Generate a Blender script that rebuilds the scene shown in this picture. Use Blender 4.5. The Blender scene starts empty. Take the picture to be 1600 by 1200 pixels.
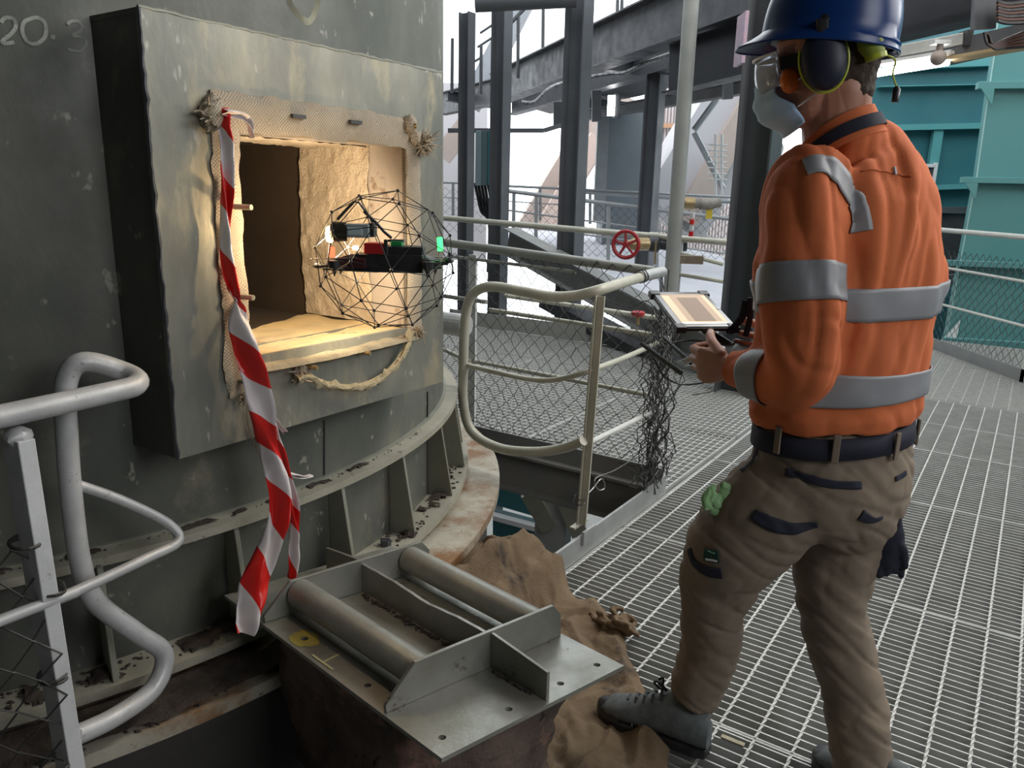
import bpy, bmesh, math, random
from mathutils import Vector, Matrix, noise
random.seed(7)
sc = bpy.context.scene
COL = sc.collection
# ------------------------------------------------------------------ camera
F = 1200.0; PITCH = math.radians(14.0); ROLL = math.radians(1.3); CAM_H = 1.45
f0 = Vector((0, math.cos(PITCH), -math.sin(PITCH))); r0 = Vector((1, 0, 0)); u0 = r0.cross(f0)
cr, sr = math.cos(ROLL), math.sin(ROLL)
RR = cr * r0 + sr * u0; UU = cr * u0 - sr * r0
cam_d = bpy.data.cameras.new('camera'); cam = bpy.data.objects.new('camera', cam_d); COL.objects.link(cam)
m = Matrix((RR, UU, -f0)).transposed().to_4x4(); m.translation = (0, 0, CAM_H)
cam.matrix_world = m
cam_d.sensor_width = 36; cam_d.lens = F * 36 / 1600; cam_d.clip_end = 200; cam_d.clip_start = .05
sc.camera = cam
# walkway axes: U along the walkway, V across it towards the vessel
AZ = math.radians(56.2)
U = Vector((math.cos(AZ), math.sin(AZ), 0)); V = Vector((-math.sin(AZ), math.cos(AZ), 0)); ZA = Vector((0, 0, 1))
def W(u, v, z): return U * u + V * v + ZA * z
# surveying helpers: where the sight line through a photo point meets a real plane of the place
def ray(x, y): return f0 + RR * ((x - 800) / F) - UU * ((y - 600) / F)
CP = Vector((0, 0, CAM_H))
def onZ(x, y, z): d = ray(x, y); return CP + d * ((z - CAM_H) / d.z)
def onY(x, y, Y): d = ray(x, y); return CP + d * (Y / d.y)
def onX(x, y, X): d = ray(x, y); return CP + d * (X / d.x)
def onV(x, y, v): d = ray(x, y); return CP + d * (v / d.dot(V))
def onU(x, y, u): d = ray(x, y); return CP + d * (u / d.dot(U))
# ------------------------------------------------------------------ world and lights
w = bpy.data.worlds.new('world'); sc.world = w; w.use_nodes = True
bg = w.node_tree.nodes['Background']; bg.inputs[0].default_value = (0.90, 0.96, 1.0, 1); bg.inputs[1].default_value = 2.8
def area(name, loc, target, size, power, color=(1, 1, 1), size_y=None):
    l = bpy.data.lights.new(name, 'AREA'); l.energy = power; l.color = color; l.size = size
    if size_y: l.shape = 'RECTANGLE'; l.size_y = size_y
    o = bpy.data.objects.new(name, l); COL.objects.link(o); o.location = loc
    o.rotation_euler = (Vector(target) - Vector(loc)).to_track_quat('-Z', 'Y').to_euler(); return o
area('walkway_light', W(4.2, -2.5, 3.7), W(2.0, 1.2, 0.8), 2.6, 112, (1, .98, .95))
area('fill_light_right', (3.3, -1.2, 2.8), (.8, 1.8, .9), 1.8, 62, (.97, .98, 1))  # added fill for the person's near side; no doorway is known there
area('bay_light', W(3.6, -.4, 3.9), W(1.6, 1.7, 1.4), 1.0, 55, (1, .97, .92))
area('far_bay_light', (7.5, 5.0, 4.1), (4.6, 8.0, 1.0), 2.0, 170, (.95, 1, 1))
area('platform_light', W(5.2, 1.0, 3.9), W(5.0, 1.6, 0), 1.6, 40, (1, .98, .95))
vs = sc.view_settings
sc.display_settings.display_device = 'sRGB'; vs.view_transform = 'Standard'; vs.look = 'None'; vs.exposure = 0.0; vs.gamma = 1; vs.use_curve_mapping = False
sc.cycles.max_bounces = 7; sc.cycles.diffuse_bounces = 3; sc.cycles.glossy_bounces = 3; sc.cycles.transmission_bounces = 5; sc.cycles.transparent_max_bounces = 8
sc.cycles.use_denoising = True; sc.cycles.sample_clamp_indirect = 6
# ------------------------------------------------------------------ materials
MATS = {}
def mat(name, c1, c2=None, scale=4, rough=.6, metal=0.0, bump=.15, bscale=60, c3=None, c3t=.62, c3s=2.2, c3w=.05, stretch=(1, 1, 1), speck=None, emis=0, trans=0, alpha=None, coat=0, spec=None, rvar=.12, weave=0):
    if name in MATS: return MATS[name]
    M = bpy.data.materials.new(name); M.use_nodes = True; N = M.node_tree.nodes; L = M.node_tree.links
    b = N['Principled BSDF']; b.inputs['Roughness'].default_value = rough; b.inputs['Metallic'].default_value = metal
    if coat: b.inputs['Coat Weight'].default_value = coat; b.inputs['Coat Roughness'].default_value = .08
    if spec is not None: b.inputs['Specular IOR Level'].default_value = spec
    if trans: b.inputs['Transmission Weight'].default_value = trans
    c1 = (*c1, 1)
    if emis:
        b.inputs['Emission Color'].default_value = c1; b.inputs['Emission Strength'].default_value = emis
    tc = N.new('ShaderNodeTexCoord'); mp = N.new('ShaderNodeMapping'); mp.inputs['Scale'].default_value = stretch
    L.new(tc.outputs['Object'], mp.inputs[0])
    if weave: mp.inputs['Rotation'].default_value = (0, 0, -AZ)
    def nz(s, d=5, r=.6):
        n = N.new('ShaderNodeTexNoise'); n.inputs['Scale'].default_value = s; n.inputs['Detail'].default_value = d; n.inputs['Roughness'].default_value = r
        L.new(mp.outputs[0], n.inputs['Vector']); return n
    def ramp(src, a, z):
        r = N.new('ShaderNodeMapRange'); r.inputs['From Min'].default_value = a; r.inputs['From Max'].default_value = z; L.new(src, r.inputs[0]); return r.outputs[0]
    def mix(fac, a, z):
        x = N.new('ShaderNodeMix'); x.data_type = 'RGBA'; L.new(fac, x.inputs[0])
        for i, q in ((6, a), (7, z)):
            if isinstance(q, tuple): x.inputs[i].default_value = q
            else: L.new(q, x.inputs[i])
        return x.outputs[2]
    out = c1
    if c2 is not None:
        n = nz(scale); out = mix(ramp(n.outputs[0], .36, .66), c1, (*c2, 1))
        if rvar:
            rr = N.new('ShaderNodeMapRange'); rr.inputs['To Min'].default_value = max(.03, rough - rvar); rr.inputs['To Max'].default_value = min(1, rough + rvar)
            rr.inputs['From Min'].default_value = .3; rr.inputs['From Max'].default_value = .7
            L.new(nz(scale * 2.3).outputs[0], rr.inputs[0]); L.new(rr.outputs[0], b.inputs['Roughness'])
    if c3 is not None:
        n = nz(c3s, 7, .68); out = mix(ramp(n.outputs[0], c3t, c3t + c3w), out, (*c3, 1))
    if weave:
        n1 = N.new('ShaderNodeTexChecker'); n1.inputs['Scale'].default_value = weave; L.new(mp.outputs[0], n1.inputs[0])
        out = mix(n1.outputs[1], out, (c1[0] * .5, c1[1] * .47, c1[2] * .43, 1))
    if speck is not None:
        n = nz(bscale * .6, 3, .7); out = mix(ramp(n.outputs[0], .64, .7), out, (*speck, 1))
    if isinstance(out, tuple): b.inputs['Base Color'].default_value = out
    else: L.new(out, b.inputs['Base Color'])
    if bump:
        bp = N.new('ShaderNodeBump'); bp.inputs['Strength'].default_value = bump; bp.inputs['Distance'].default_value = .01
        if weave:
            wv = N.new('ShaderNodeTexChecker'); wv.inputs['Scale'].default_value = weave; L.new(mp.outputs[0], wv.inputs[0]); L.new(wv.outputs[1], bp.inputs['Height'])
        else: L.new(nz(bscale, 6, .65).outputs[0], bp.inputs['Height'])
        L.new(bp.outputs[0], b.inputs['Normal'])
    MATS[name] = M; return M
def glow(name, c, s):
    M = bpy.data.materials.new(name); M.use_nodes = True; b = M.node_tree.nodes['Principled BSDF']
    b.inputs['Base Color'].default_value = (*c, 1); b.inputs['Emission Color'].default_value = (*c, 1); b.inputs['Emission Strength'].default_value = s; return M
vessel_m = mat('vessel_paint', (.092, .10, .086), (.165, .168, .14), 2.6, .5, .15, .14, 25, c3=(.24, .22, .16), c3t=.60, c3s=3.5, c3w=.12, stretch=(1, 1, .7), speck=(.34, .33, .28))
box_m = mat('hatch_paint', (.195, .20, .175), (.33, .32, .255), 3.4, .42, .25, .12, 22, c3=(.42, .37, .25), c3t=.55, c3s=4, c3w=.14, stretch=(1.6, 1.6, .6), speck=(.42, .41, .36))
ring_m = mat('dusty_cream_steel', (.33, .315, .25), (.42, .40, .32), 5, .6, .1, .2, 50, c3=(.07, .06, .05), c3t=.64, c3s=7)
gus_m = mat('gusset_steel', (.30, .30, .245), (.24, .245, .205), 4, .5, .2, .1, 30, c3=(.36, .34, .27), c3t=.62)
rust_m = mat('rust_stained_steel', (.52, .49, .40), (.44, .41, .33), 6, .55, .1, .15, 40, c3=(.26, .13, .05), c3t=.47, c3s=3.2, c3w=.16, speck=(.2, .12, .07))
galv = mat('galvanised', (.42, .43, .42), (.50, .51, .50), 12, .42, .55, .08, 60)
galv_d = mat('galvanised_bar', (.46, .46, .44), (.56, .56, .54), 9, .5, .35, .06, 80)
rod_m = mat('grating_rod', (.54, .54, .51), (.66, .66, .63), 20, .5, .2, .1, 120)
gp_m = mat('grey_pipe_paint', (.45, .455, .455), (.55, .555, .555), 14, .4, .15, .12, 70, c3=(.20, .18, .16), c3t=.70, c3s=16, speck=(.25, .24, .23))
cp_m = mat('cream_pipe_paint', (.47, .46, .38), (.56, .55, .46), 10, .42, .1, .08, 60, c3=(.36, .31, .22), c3t=.7, c3s=14)
dk = mat('dark_steel', (.045, .048, .054), (.065, .068, .075), 3, .5, .2, .06, 40)
dk2 = mat('blackish_steel', (.05, .052, .055), (.075, .075, .078), 3, .6, .2, .05, 40)
colm = mat('column_paint', (.09, .095, .105), (.12, .125, .135), 2, .55, .1, .05, 40)
teal = mat('teal_paint', (.04, .16, .19), (.048, .18, .205), 1.5, .42, 0, .03, 30)
teal_l = mat('teal_paint_light', (.095, .27, .27), (.105, .29, .285), 1.2, .45, 0, .03, 30)
plate_m = mat('cover_plate_steel', (.25, .255, .21), (.37, .365, .34), 5, .38, .45, .12, 45, c3=(.24, .17, .12), c3t=.69, c3s=6, speck=(.2, .18, .15))
tube_m = mat('cover_tube_steel', (.30, .30, .27), (.38, .38, .34), 9, .4, .4, .15, 120)
refr = mat('sooty_refractory', (.06, .048, .042), (.15, .105, .082), 7, .9, 0, 1.0, 26, c3=(.30, .17, .13), c3t=.56, c3s=5, c3w=.1, speck=(.025, .02, .018))
lin_m = mat('tan_lining', (.56, .46, .34), (.42, .34, .24), 9, .9, 0, 1.0, 110, c3=(.25, .17, .11), c3t=.66, c3s=5)
sill_m = mat('dusty_sill', (.62, .47, .24), (.42, .33, .2), 7, .75, 0, .25, 35, c3=(.22, .15, .10), c3t=.62, c3s=9)
gask = mat('woven_gasket', (.60, .52, .40), (.40, .34, .26), 12, .85, 0, 1.0, 150, weave=240)
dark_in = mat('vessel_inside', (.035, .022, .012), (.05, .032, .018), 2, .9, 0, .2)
wire_m = mat('fence_wire', (.05, .05, .05), (.09, .09, .085), 30, .5, .5, 0)
wire_g = mat('tie_wire', (.35, .35, .33), None, rough=.35, metal=.8, bump=0)
blk = mat('black_plastic', (.018, .018, .02), (.028, .028, .03), 20, .4, 0, .03)
cloth_m = mat('brown_canvas', (.15, .10, .058), (.215, .15, .088), 7, .95, 0, .5, 90, c3=(.06, .042, .03), c3t=.56, c3s=5, c3w=.12)
orange = mat('orange_shirt', (.66, .165, .050), (.58, .14, .045), 3, .85, 0, .12, 260, rvar=0)
silver = mat('reflective_tape', (.27, .275, .29), (.31, .315, .33), 6, .5, .1, .05, 300, rvar=0)
khaki = mat('khaki_trousers', (.235, .185, .135), (.20, .155, .115), 5, .9, 0, .15, 260, rvar=0)
navy = mat('navy_fabric', (.012, .014, .028), (.02, .022, .04), 8, .8, 0, .1, 200, rvar=0)
skin = mat('skin', (.50, .25, .165), (.44, .20, .13), 9, .5, 0, .05, 160)
hair_m = mat('dark_hair', (.035, .022, .014), (.06, .04, .025), 60, .7, 0, .5, 200)
blue = mat('blue_helmet', (.008, .04, .17), None, rough=.28, bump=0, coat=.0, spec=.35)
mask_m = mat('mask_fabric', (.40, .58, .80), (.48, .66, .86), 8, .85, 0, .1, 200, rvar=0)
lime = mat('lime_plastic', (.50, .58, .05), None, rough=.35, bump=0)
red_v = mat('red_valve', (.42, .03, .035), (.34, .02, .03), 20, .4, 0, .06)
brass = mat('brass', (.42, .32, .17), (.3, .22, .12), 15, .4, .6, .1)
white_p = mat('white_paint', (.75, .75, .74), None, rough=.5, bump=0)
shoe_m = mat('grey_shoe_mesh', (.10, .115, .115), (.16, .175, .175), 30, .8, 0, .3, 320, rvar=0)
# ------------------------------------------------------------------ mesh builder
def prop(o, label=None, cat=None, group=None, kind=None):
    if label: o['label'] = label
    if cat: o['category'] = cat
    if group: o['group'] = group
    if kind: o['kind'] = kind
    return o
def thing(name, loc, label, cat, group=None, kind=None):
    o = bpy.data.objects.new(name, None); COL.objects.link(o); o.location = loc; o.empty_display_size = .1
    return prop(o, label, cat, group, kind)
def wloc(o):
    l = Vector((0, 0, 0))
    while o is not None: l += o.location; o = o.parent
    return l
class MB:
    def __init__(s): s.v = []; s.f = []; s.mi = []
    def add(s, vs, fs, mi=0):
        k = len(s.v); s.v += [Vector(p) for p in vs]; s.f += [tuple(i + k for i in f) for f in fs]; s.mi += [mi] * len(fs); return s
    def hexa(s, a, mi=0):   # 8 corners: bottom 4, top 4
        return s.add(a, [(3, 2, 1, 0), (4, 5, 6, 7), (0, 1, 5, 4), (1, 2, 6, 5), (2, 3, 7, 6), (3, 0, 4, 7)], mi)
    def box(s, c, ex, ey, ez, mi=0):   # centre and three half-extent vectors
        c = Vector(c); ex = Vector(ex); ey = Vector(ey); ez = Vector(ez)
        return s.hexa([c - ex - ey - ez, c + ex - ey - ez, c + ex + ey - ez, c - ex + ey - ez, c - ex - ey + ez, c + ex - ey + ez, c + ex + ey + ez, c - ex + ey + ez], mi)
    def uvbox(s, u0, u1, v0, v1, z0, z1, mi=0):
        return s.hexa([W(u0, v0, z0), W(u1, v0, z0), W(u1, v1, z0), W(u0, v1, z0), W(u0, v0, z1), W(u1, v0, z1), W(u1, v1, z1), W(u0, v1, z1)], mi)
    def bar(s, a, b, w, h, up=ZA, mi=0):   # rectangular bar between two points
        a = Vector(a); b = Vector(b); d = (b - a).normalized(); sd = d.cross(Vector(up))
        if sd.length < 1e-4: sd = d.cross(Vector((1, 0, 0)))
        sd.normalize(); uu = sd.cross(d).normalized()
        return s.box((a + b) / 2, (b - a) / 2, sd * (w / 2), uu * (h / 2), mi)
    def ibeam(s, a, b, w, h, t=.012, up=ZA):
        a = Vector(a); b = Vector(b); d = (b - a).normalized(); sd = d.cross(Vector(up))
        if sd.length < 1e-4: sd = d.cross(Vector((1, 0, 0)))
        sd.normalize(); uu = sd.cross(d).normalized()
        for k in (-1, 1): s.box((a + b) / 2 + uu * k * (h / 2 - t / 2), (b - a) / 2, sd * (w / 2), uu * (t / 2))
        return s.box((a + b) / 2, (b - a) / 2, sd * (t / 2), uu * (h / 2 - t))
    def tube(s, pts, r, n=10, cap=True, closed=False, mi=0, ry=None, up=None):
        pts = [Vector(p) for p in pts]; N = len(pts); k0 = len(s.v)
        rs = r if isinstance(r, (list, tuple)) else [r] * N
        rys = rs if ry is None else (ry if isinstance(ry, (list, tuple)) else [ry] * N)
        prev = None
        for i, p in enumerate(pts):
            if closed: t = pts[(i + 1) % N] - pts[i - 1]
            else: t = pts[min(i + 1, N - 1)] - pts[max(i - 1, 0)]
            if t.length < 1e-9: t = Vector((0, 0, 1))
            t.normalize()
            if up is not None: prev = Vector(up)
            if prev is None: prev = Vector((0, 0, 1)) if abs(t.z) < .9 else Vector((1, 0, 0))
            x = prev - t * prev.dot(t)
            if x.length < 1e-6: x = t.orthogonal()
            x.normalize(); prev = x; y = t.cross(x)
            for j in range(n):
                a = 2 * math.pi * j / n; s.v.append(p + x * (math.cos(a) * rs[i]) + y * (math.sin(a) * rys[i]))
        M = N if closed else N - 1
        for i in range(M):
            for j in range(n):
                a = k0 + i * n + j; b = k0 + i * n + (j + 1) % n; i2 = (i + 1) % N; c = k0 + i2 * n + (j + 1) % n; d = k0 + i2 * n + j
                s.f.append((a, b, c, d)); s.mi.append(mi)
        if cap and not closed:
            s.f.append(tuple(k0 + j for j in range(n))[::-1]); s.f.append(tuple(k0 + (N - 1) * n + j for j in range(n))); s.mi += [mi, mi]
        return s
    def ball(s, c, r, n=10, m=7, sc_=(1, 1, 1), axes=None, mi=0):
        c = Vector(c); ax = axes or (Vector((1, 0, 0)), Vector((0, 1, 0)), ZA); vs = []; fs = []
        for i in range(m + 1):
            th = math.pi * i / m
            for j in range(n):
                ph = 2 * math.pi * j / n
                vs.append(c + ax[0] * (r * sc_[0] * math.sin(th) * math.cos(ph)) + ax[1] * (r * sc_[1] * math.sin(th) * math.sin(ph)) + ax[2] * (r * sc_[2] * math.cos(th)))
        for i in range(m):
            for j in range(n): fs.append((i * n + j, i * n + (j + 1) % n, (i + 1) * n + (j + 1) % n, (i + 1) * n + j)[::-1])
        return s.add(vs, fs, mi)
    def prism(s, poly, d, mi=0):   # polygon (world points) extruded by vector d
        n = len(poly); poly = [Vector(p) for p in poly]; d = Vector(d)
        return s.add(poly + [p + d for p in poly], [tuple(range(n))[::-1], tuple(range(n, 2 * n))] + [(i, (i + 1) % n, n + (i + 1) % n, n + i) for i in range(n)], mi)
    def build(s, name, mats, parent=None, smooth=False, origin=None, bevel=0, fix=True):
        me = bpy.data.meshes.new(name)
        if parent is not None: off = wloc(parent)
        elif origin is not None: off = Vector(origin)
        else:
            xs = [p.x for p in s.v]; ys = [p.y for p in s.v]; zs = [p.z for p in s.v]
            off = Vector(((min(xs) + max(xs)) / 2, (min(ys) + max(ys)) / 2, min(zs)))
        me.from_pydata([p - off for p in s.v], [], s.f)
        if not isinstance(mats, (list, tuple)): mats = [mats]
        for m_ in mats: me.materials.append(m_)
        if len(mats) > 1: me.polygons.foreach_set('material_index', s.mi)
        if fix or smooth:
            bm = bmesh.new(); bm.from_mesh(me)
            if smooth: bmesh.ops.remove_doubles(bm, verts=bm.verts, dist=1e-5)
            bmesh.ops.recalc_face_normals(bm, faces=bm.faces); bm.to_mesh(me); bm.free()
        if smooth:
            me.polygons.foreach_set('use_smooth', [True] * len(me.polygons))
            me.set_sharp_from_angle(angle=math.radians(40))
        me.update()
        o = bpy.data.objects.new(name, me); COL.objects.link(o)
        if parent is not None: o.parent = parent
        else: o.location = off
        if bevel:
            b = o.modifiers.new('bevel', 'BEVEL'); b.width = bevel; b.segments = 2; b.limit_method = 'ANGLE'
        return o
def spline(pts, n=6, closed=False):   # Catmull-Rom
    pts = [Vector(p) for p in pts]; out = []; N = len(pts)
    rng = range(N) if closed else range(N - 1)
    for i in rng:
        if closed: p0, p1, p2, p3 = pts[i - 1], pts[i], pts[(i + 1) % N], pts[(i + 2) % N]
        else: p0, p1, p2, p3 = pts[max(i - 1, 0)], pts[i], pts[i + 1], pts[min(i + 2, N - 1)]
        for k in range(n):
            t = k / n; t2 = t * t; t3 = t2 * t
            out.append(.5 * ((2 * p1) + (p2 - p0) * t + (2 * p0 - 5 * p1 + 4 * p2 - p3) * t2 + (3 * p1 - p0 - 3 * p2 + p3) * t3))
    if not closed: out.append(pts[-1])
    return out
def fillet(pts, r, n=6):   # polyline with rounded corners
    pts = [Vector(p) for p in pts]; out = [pts[0]]
    for i in range(1, len(pts) - 1):
        a, b, c = pts[i - 1], pts[i], pts[i + 1]; rr = r[i - 1] if isinstance(r, (list, tuple)) else r
        d1 = (a - b); d2 = (c - b); k = min(rr, d1.length * .49, d2.length * .49); p = b + d1.normalized() * k; q = b + d2.normalized() * k
        for j in range(n + 1):
            t = j / n; out.append(p * (1 - t) ** 2 + b * 2 * t * (1 - t) + q * t * t)
    out.append(pts[-1]); return out
def chainlink(mb, fn, length, z0, z1, w=.045, r=.0016, n=3, jit=0.0, ends=None):
    # fn(s, z) -> world point at distance s along the fence and height z
    nw = int(length / w); nz = int((z1 - z0) / w)
    jits = {}
    def J(i, k):
        if (i, k) not in jits: jits[(i, k)] = (random.uniform(-jit, jit), random.uniform(-jit, jit))
        return jits[(i, k)]
    for i in range(nw):
        pts = []
        for k in range(nz + 1):
            node = i + ((k + i) % 2); a, b = J(node, k); y = .0035 * (1 if (k + i) % 2 else -1)
            q = fn(node * w + a, z0 + k * w + b); q2 = fn(node * w + a + .01, z0 + k * w + b); nrm = (q2 - q).cross(ZA).normalized()
            pts.append(q + nrm * y)
        mb.tube(pts, r, n, cap=False)
    return mb
# ================================================================== THE SETTING
EU, EV = U, V
def grating(name, u0, u1, v0, v1, along_v, parent, bs=.035, rs=.1, z=0.0, depth=.03, t=.005):
    mb = MB()
    if along_v:      # bearing bars run across the walkway
        n = int((u1 - u0) / bs)
        for i in range(n + 1): mb.uvbox(u0 + i * bs - t / 2, u0 + i * bs + t / 2, v0, v1, z - depth, z, 0)
        k = int((v1 - v0) / rs)
        for i in range(k + 1):
            vv = v0 + .04 + i * rs
            if vv < v1:
                ns_ = int((u1 - u0) / .016); k0 = len(mb.v)
                for s_ in range(ns_ + 1):
                    for q_ in range(4):
                        an = math.pi / 2 * q_ + s_ * .7854; mb.v.append(W(u0 + (u1 - u0) * s_ / ns_, vv + .0048 * math.cos(an), z - .001 + .0048 * math.sin(an)))
                for s_ in range(ns_):
                    for q_ in range(4): mb.f.append((k0 + s_ * 4 + q_, k0 + s_ * 4 + (q_ + 1) % 4, k0 + s_ * 4 + 4 + (q_ + 1) % 4, k0 + s_ * 4 + 4 + q_)); mb.mi.append(1)
    else:
        n = int((v1 - v0) / bs)
        for i in range(n + 1): mb.uvbox(u0, u1, v0 + i * bs - t / 2, v0 + i * bs + t / 2, z - depth, z, 0)
        k = int((u1 - u0) / rs)
        for i in range(k + 1):
            uu = u0 + .04 + i * rs
            if uu < u1: mb.uvbox(uu - .0035, uu + .0035, v0, v1, z - .006, z + .002, 1)
    for a, b, c, d in ((u0, u1, v0, v0 + t), (u0, u1, v1 - t, v1), (u0, u0 + t, v0, v1), (u1 - t, u1, v0, v1)): mb.uvbox(a, b, c, d, z - depth, z + .001, 0)
    return mb.build(name, [galv_d, rod_m], parent, fix=False)
floor = thing('floor', (0, 0, 0), None, None, kind='structure')
ue = [-1.4, -.2, .905, 1.905, 2.95, 4.1, 5.05, 5.72, 6.44]
for i in range(len(ue) - 1):
    for v0, v1 in ((-1.3, 1.355),):
        off = (.047 if i == 7 else 0)
        grating('grating_panel', ue[i], ue[i + 1] - .006, v0 + off * 0, v1 - .002, True, floor)
for u0, u1 in ((6.45, 7.9), (7.91, 9.4)):
    for v0, v1 in ((.6, 1.4), (-.4, .59), (-2.4, -.41)): grating('grating_panel', u0, u1, v0, v1, False, floor, bs=.1, rs=.035)
# platform beyond the opening: bars along the walkway
for u0, u1 in ((3.46, 4.6), (4.61, 5.75), (5.76, 6.75)):
    for v0, v1 in ((1.385, 2.4), (2.41, 3.6), (3.61, 5.4)): grating('grating_panel', u0, u1, v0, v1, False, floor, bs=.042, rs=.062)
mb = MB(); q = onZ(1145, 1157, .004); mb.box(q, U * .007, V * .032, ZA * .002); mb.build('tag_plate', mat('brass_tag', (.45, .40, .28), (.35, .3, .2), 60, .5, .3, .4, 200), floor)
# steelwork under the floor
mb = MB()
for v0 in (-.65, .36, 1.25): mb.uvbox(-1.4, 9.4, v0 - .04, v0 + .04, -.26, -.033)
prop(mb.build('floor_joist', colm, floor), kind='stuff')
mb = MB(); mb.add([(-30, -12, -5.2), (30, -12, -5.2), (30, 40, -5.2), (-30, 40, -5.2)], [(0, 1, 2, 3)])
prop(mb.build('lower_floor', mat('lower_concrete', (.30, .30, .28), (.24, .24, .23), .8, .9, 0, .1)), kind='structure')
# kickplates round the opening
mb = MB(); mb.uvbox(1.9, 3.43, 1.357, 1.369, -.03, .10); mb.uvbox(2.56, 2.66, 1.345, 1.357, .06, .118)
prop(mb.build('trim_1', galv, bevel=.001), kind='structure')
mb = MB(); mb.uvbox(3.40, 3.408, 1.37, 3.2, .045, .14)
prop(mb.build('trim_2', mat('dull_grey_kickplate', (.23, .235, .23), (.28, .28, .27), 3, .6, .2, .08)), kind='structure')
mb = MB(); mb.uvbox(6.76, 6.77, 1.4, 5.4, .0, .16)
prop(mb.build('trim_3', mats_k := mat('cream_kickplate', (.36, .36, .33), None, rough=.7, bump=.1)), kind='structure')
mb = MB(); a = Vector((4.27, 6.0, 0)); b = Vector((4.27, 8.6, 0)); mb.bar(a + ZA * .04, b + ZA * .04, .01, .14); mb.bar((4.27, 4.0, .04), a + ZA * .04, .01, .14)
prop(mb.build('trim_4', mat('dull_grey_kickplate', (0, 0, 0))), kind='structure')
# platform edge beam
mb = MB(); mb.ibeam(W(3.42, 1.38, -.068), W(3.42, 5.6, -.068), .13, .225, .014)
prop(mb.build('platform_edge_beam', mat('dusty_beam', (.25, .25, .24), (.32, .31, .28), 3, .7, .1, .1, c3=(.30, .27, .21), c3t=.6)), 'grey steel beam carrying the platform edge behind the opening', 'beam')
# ceiling (storey above), walls that close the bay behind the camera
def slab(name, pts, z0, z1, m_):
    mb = MB(); mb.prism([(p[0], p[1], z0) for p in pts], (0, 0, z1 - z0)); return prop(mb.build(name, m_), kind='structure')
slab('ceiling', [(-6, -7), (10, -7), (10, 6.2), (3.2, 6.2), (-.9, 4.2), (-1.9, 14), (-6, 14)], 4.3, 4.45, dk)  # left arm added to keep sky light off the vessel
mb = MB(); mb.box((0, -7, 0), (10, 0, 0), (0, .1, 0), (0, 0, 5.5)); prop(mb.build('wall_back', colm), kind='structure')
mb = MB(); mb.box((-6, 4, 0), (.1, 0, 0), (0, 11, 0), (0, 0, 5.5)); prop(mb.build('unseen_wall_left', colm), kind='structure')  # unseen wall, put in to block sky light from the left
mb = MB(); mb.box((10, 3, 0), (.1, 0, 0), (0, 12, 0), (0, 0, 5.5)); prop(mb.build('wall_right', teal), kind='structure')

# ================================================================== THE VESSEL
CU, CV, R = 1.406, 3.532, 1.856
def cyl(phi, rr, z): return W(CU + rr * math.sin(phi), CV - rr * math.cos(phi), z)
def phi_of(p): return math.atan2(p.dot(U) - CU, CV - p.dot(V))
def onCyl(x, y, rr):
    d = ray(x, y); du, dv = d.dot(U), d.dot(V); ou, ov = CP.dot(U) - CU, CP.dot(V) - CV
    A = du * du + dv * dv; B = 2 * (ou * du + ov * dv); C = ou * ou + ov * ov - rr * rr; q = B * B - 4 * A * C
    t = (-B - math.sqrt(max(q, 0))) / (2 * A); return CP + d * t
vessel = thing('steel_vessel', W(CU, CV, -.02), 'large round grey steel vessel with an open square hatch on its side', 'vessel')
pu0, pu1, pz0, pz1 = 1.165, 1.735, 1.045, 1.575
ph0 = math.asin((pu0 - CU) / R); ph1 = math.asin((pu1 - CU) / R)
phs = sorted([2 * math.pi * i / 128 - math.pi for i in range(128)] + [ph0, ph1]); zs = [-5.2, .2, .6, pz0, pz1, 2.6, 5.2]
mb = MB(); n = len(phs)
for z in zs: mb.v += [cyl(p, R, z) for p in phs]
for k in range(len(zs) - 1):
    for i in range(n):
        a, b = phs[i], phs[(i + 1) % n]
        if k == 3 and a >= ph0 - 1e-6 and b <= ph1 + 1e-6 and b > a: continue
        j = (i + 1) % n; mb.f.append((k * n + i, k * n + j, (k + 1) * n + j, (k + 1) * n + i)); mb.mi.append(0)
o = mb.build('shell', vessel_m, vessel, smooth=True)
def ring(name, r0, r1, z0, z1, m_, n=160, bev=0):
    mb = MB(); prof = [(r0, z0), (r1, z0), (r1, z1), (r0, z1)]
    for i in range(n):
        for rr, z in prof: mb.v.append(cyl(2 * math.pi * i / n, rr, z))
    for i in range(n):
        for j in range(4):
            a = i * 4 + j; b = i * 4 + (j + 1) % 4; c = ((i + 1) % n) * 4 + (j + 1) % 4; d = ((i + 1) % n) * 4 + j
            mb.f.append((a, b, c, d)); mb.mi.append(0)
    return mb.build(name, m_, vessel, smooth=True)
ring('upper_flange', R - .01, R + .062, .578, .600, ring_m)
ring('weld_bead', R - .002, R + .012, .598, .608, gus_m)
ring('base_ring', R - .01, R + .112, .268, .292, ring_m)
ring('wide_ring', R - .01, R + .252, .200, .235, rust_m)
mb = MB(); ns = 128
prof = [(R + .20, .20), (R + .20, -3)]
for i in range(ns):
    for rr, z in prof: mb.v.append(cyl(2 * math.pi * i / ns, rr, z))
for i in range(ns): mb.f.append((2 * i, 2 * i + 1, 2 * ((i + 1) % ns) + 1, 2 * ((i + 1) % ns))); mb.mi.append(0)
mb.build('skirt', mat('dark_skirt', (.045, .043, .04), (.07, .065, .058), 3, .8, 0, .2), vessel, smooth=True)  # brown-black tone all round
gx = [(152, 877), (370, 823), (530, 758), (629, 710), (687, 663), (712, 628)]
gph = [phi_of(onZ(x, y, .58)) for x, y in gx]
gph = [gph[0] - (gph[1] - gph[0])] + gph + [gph[-1] + .17 * k for k in (1, 2, 3)]
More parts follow.
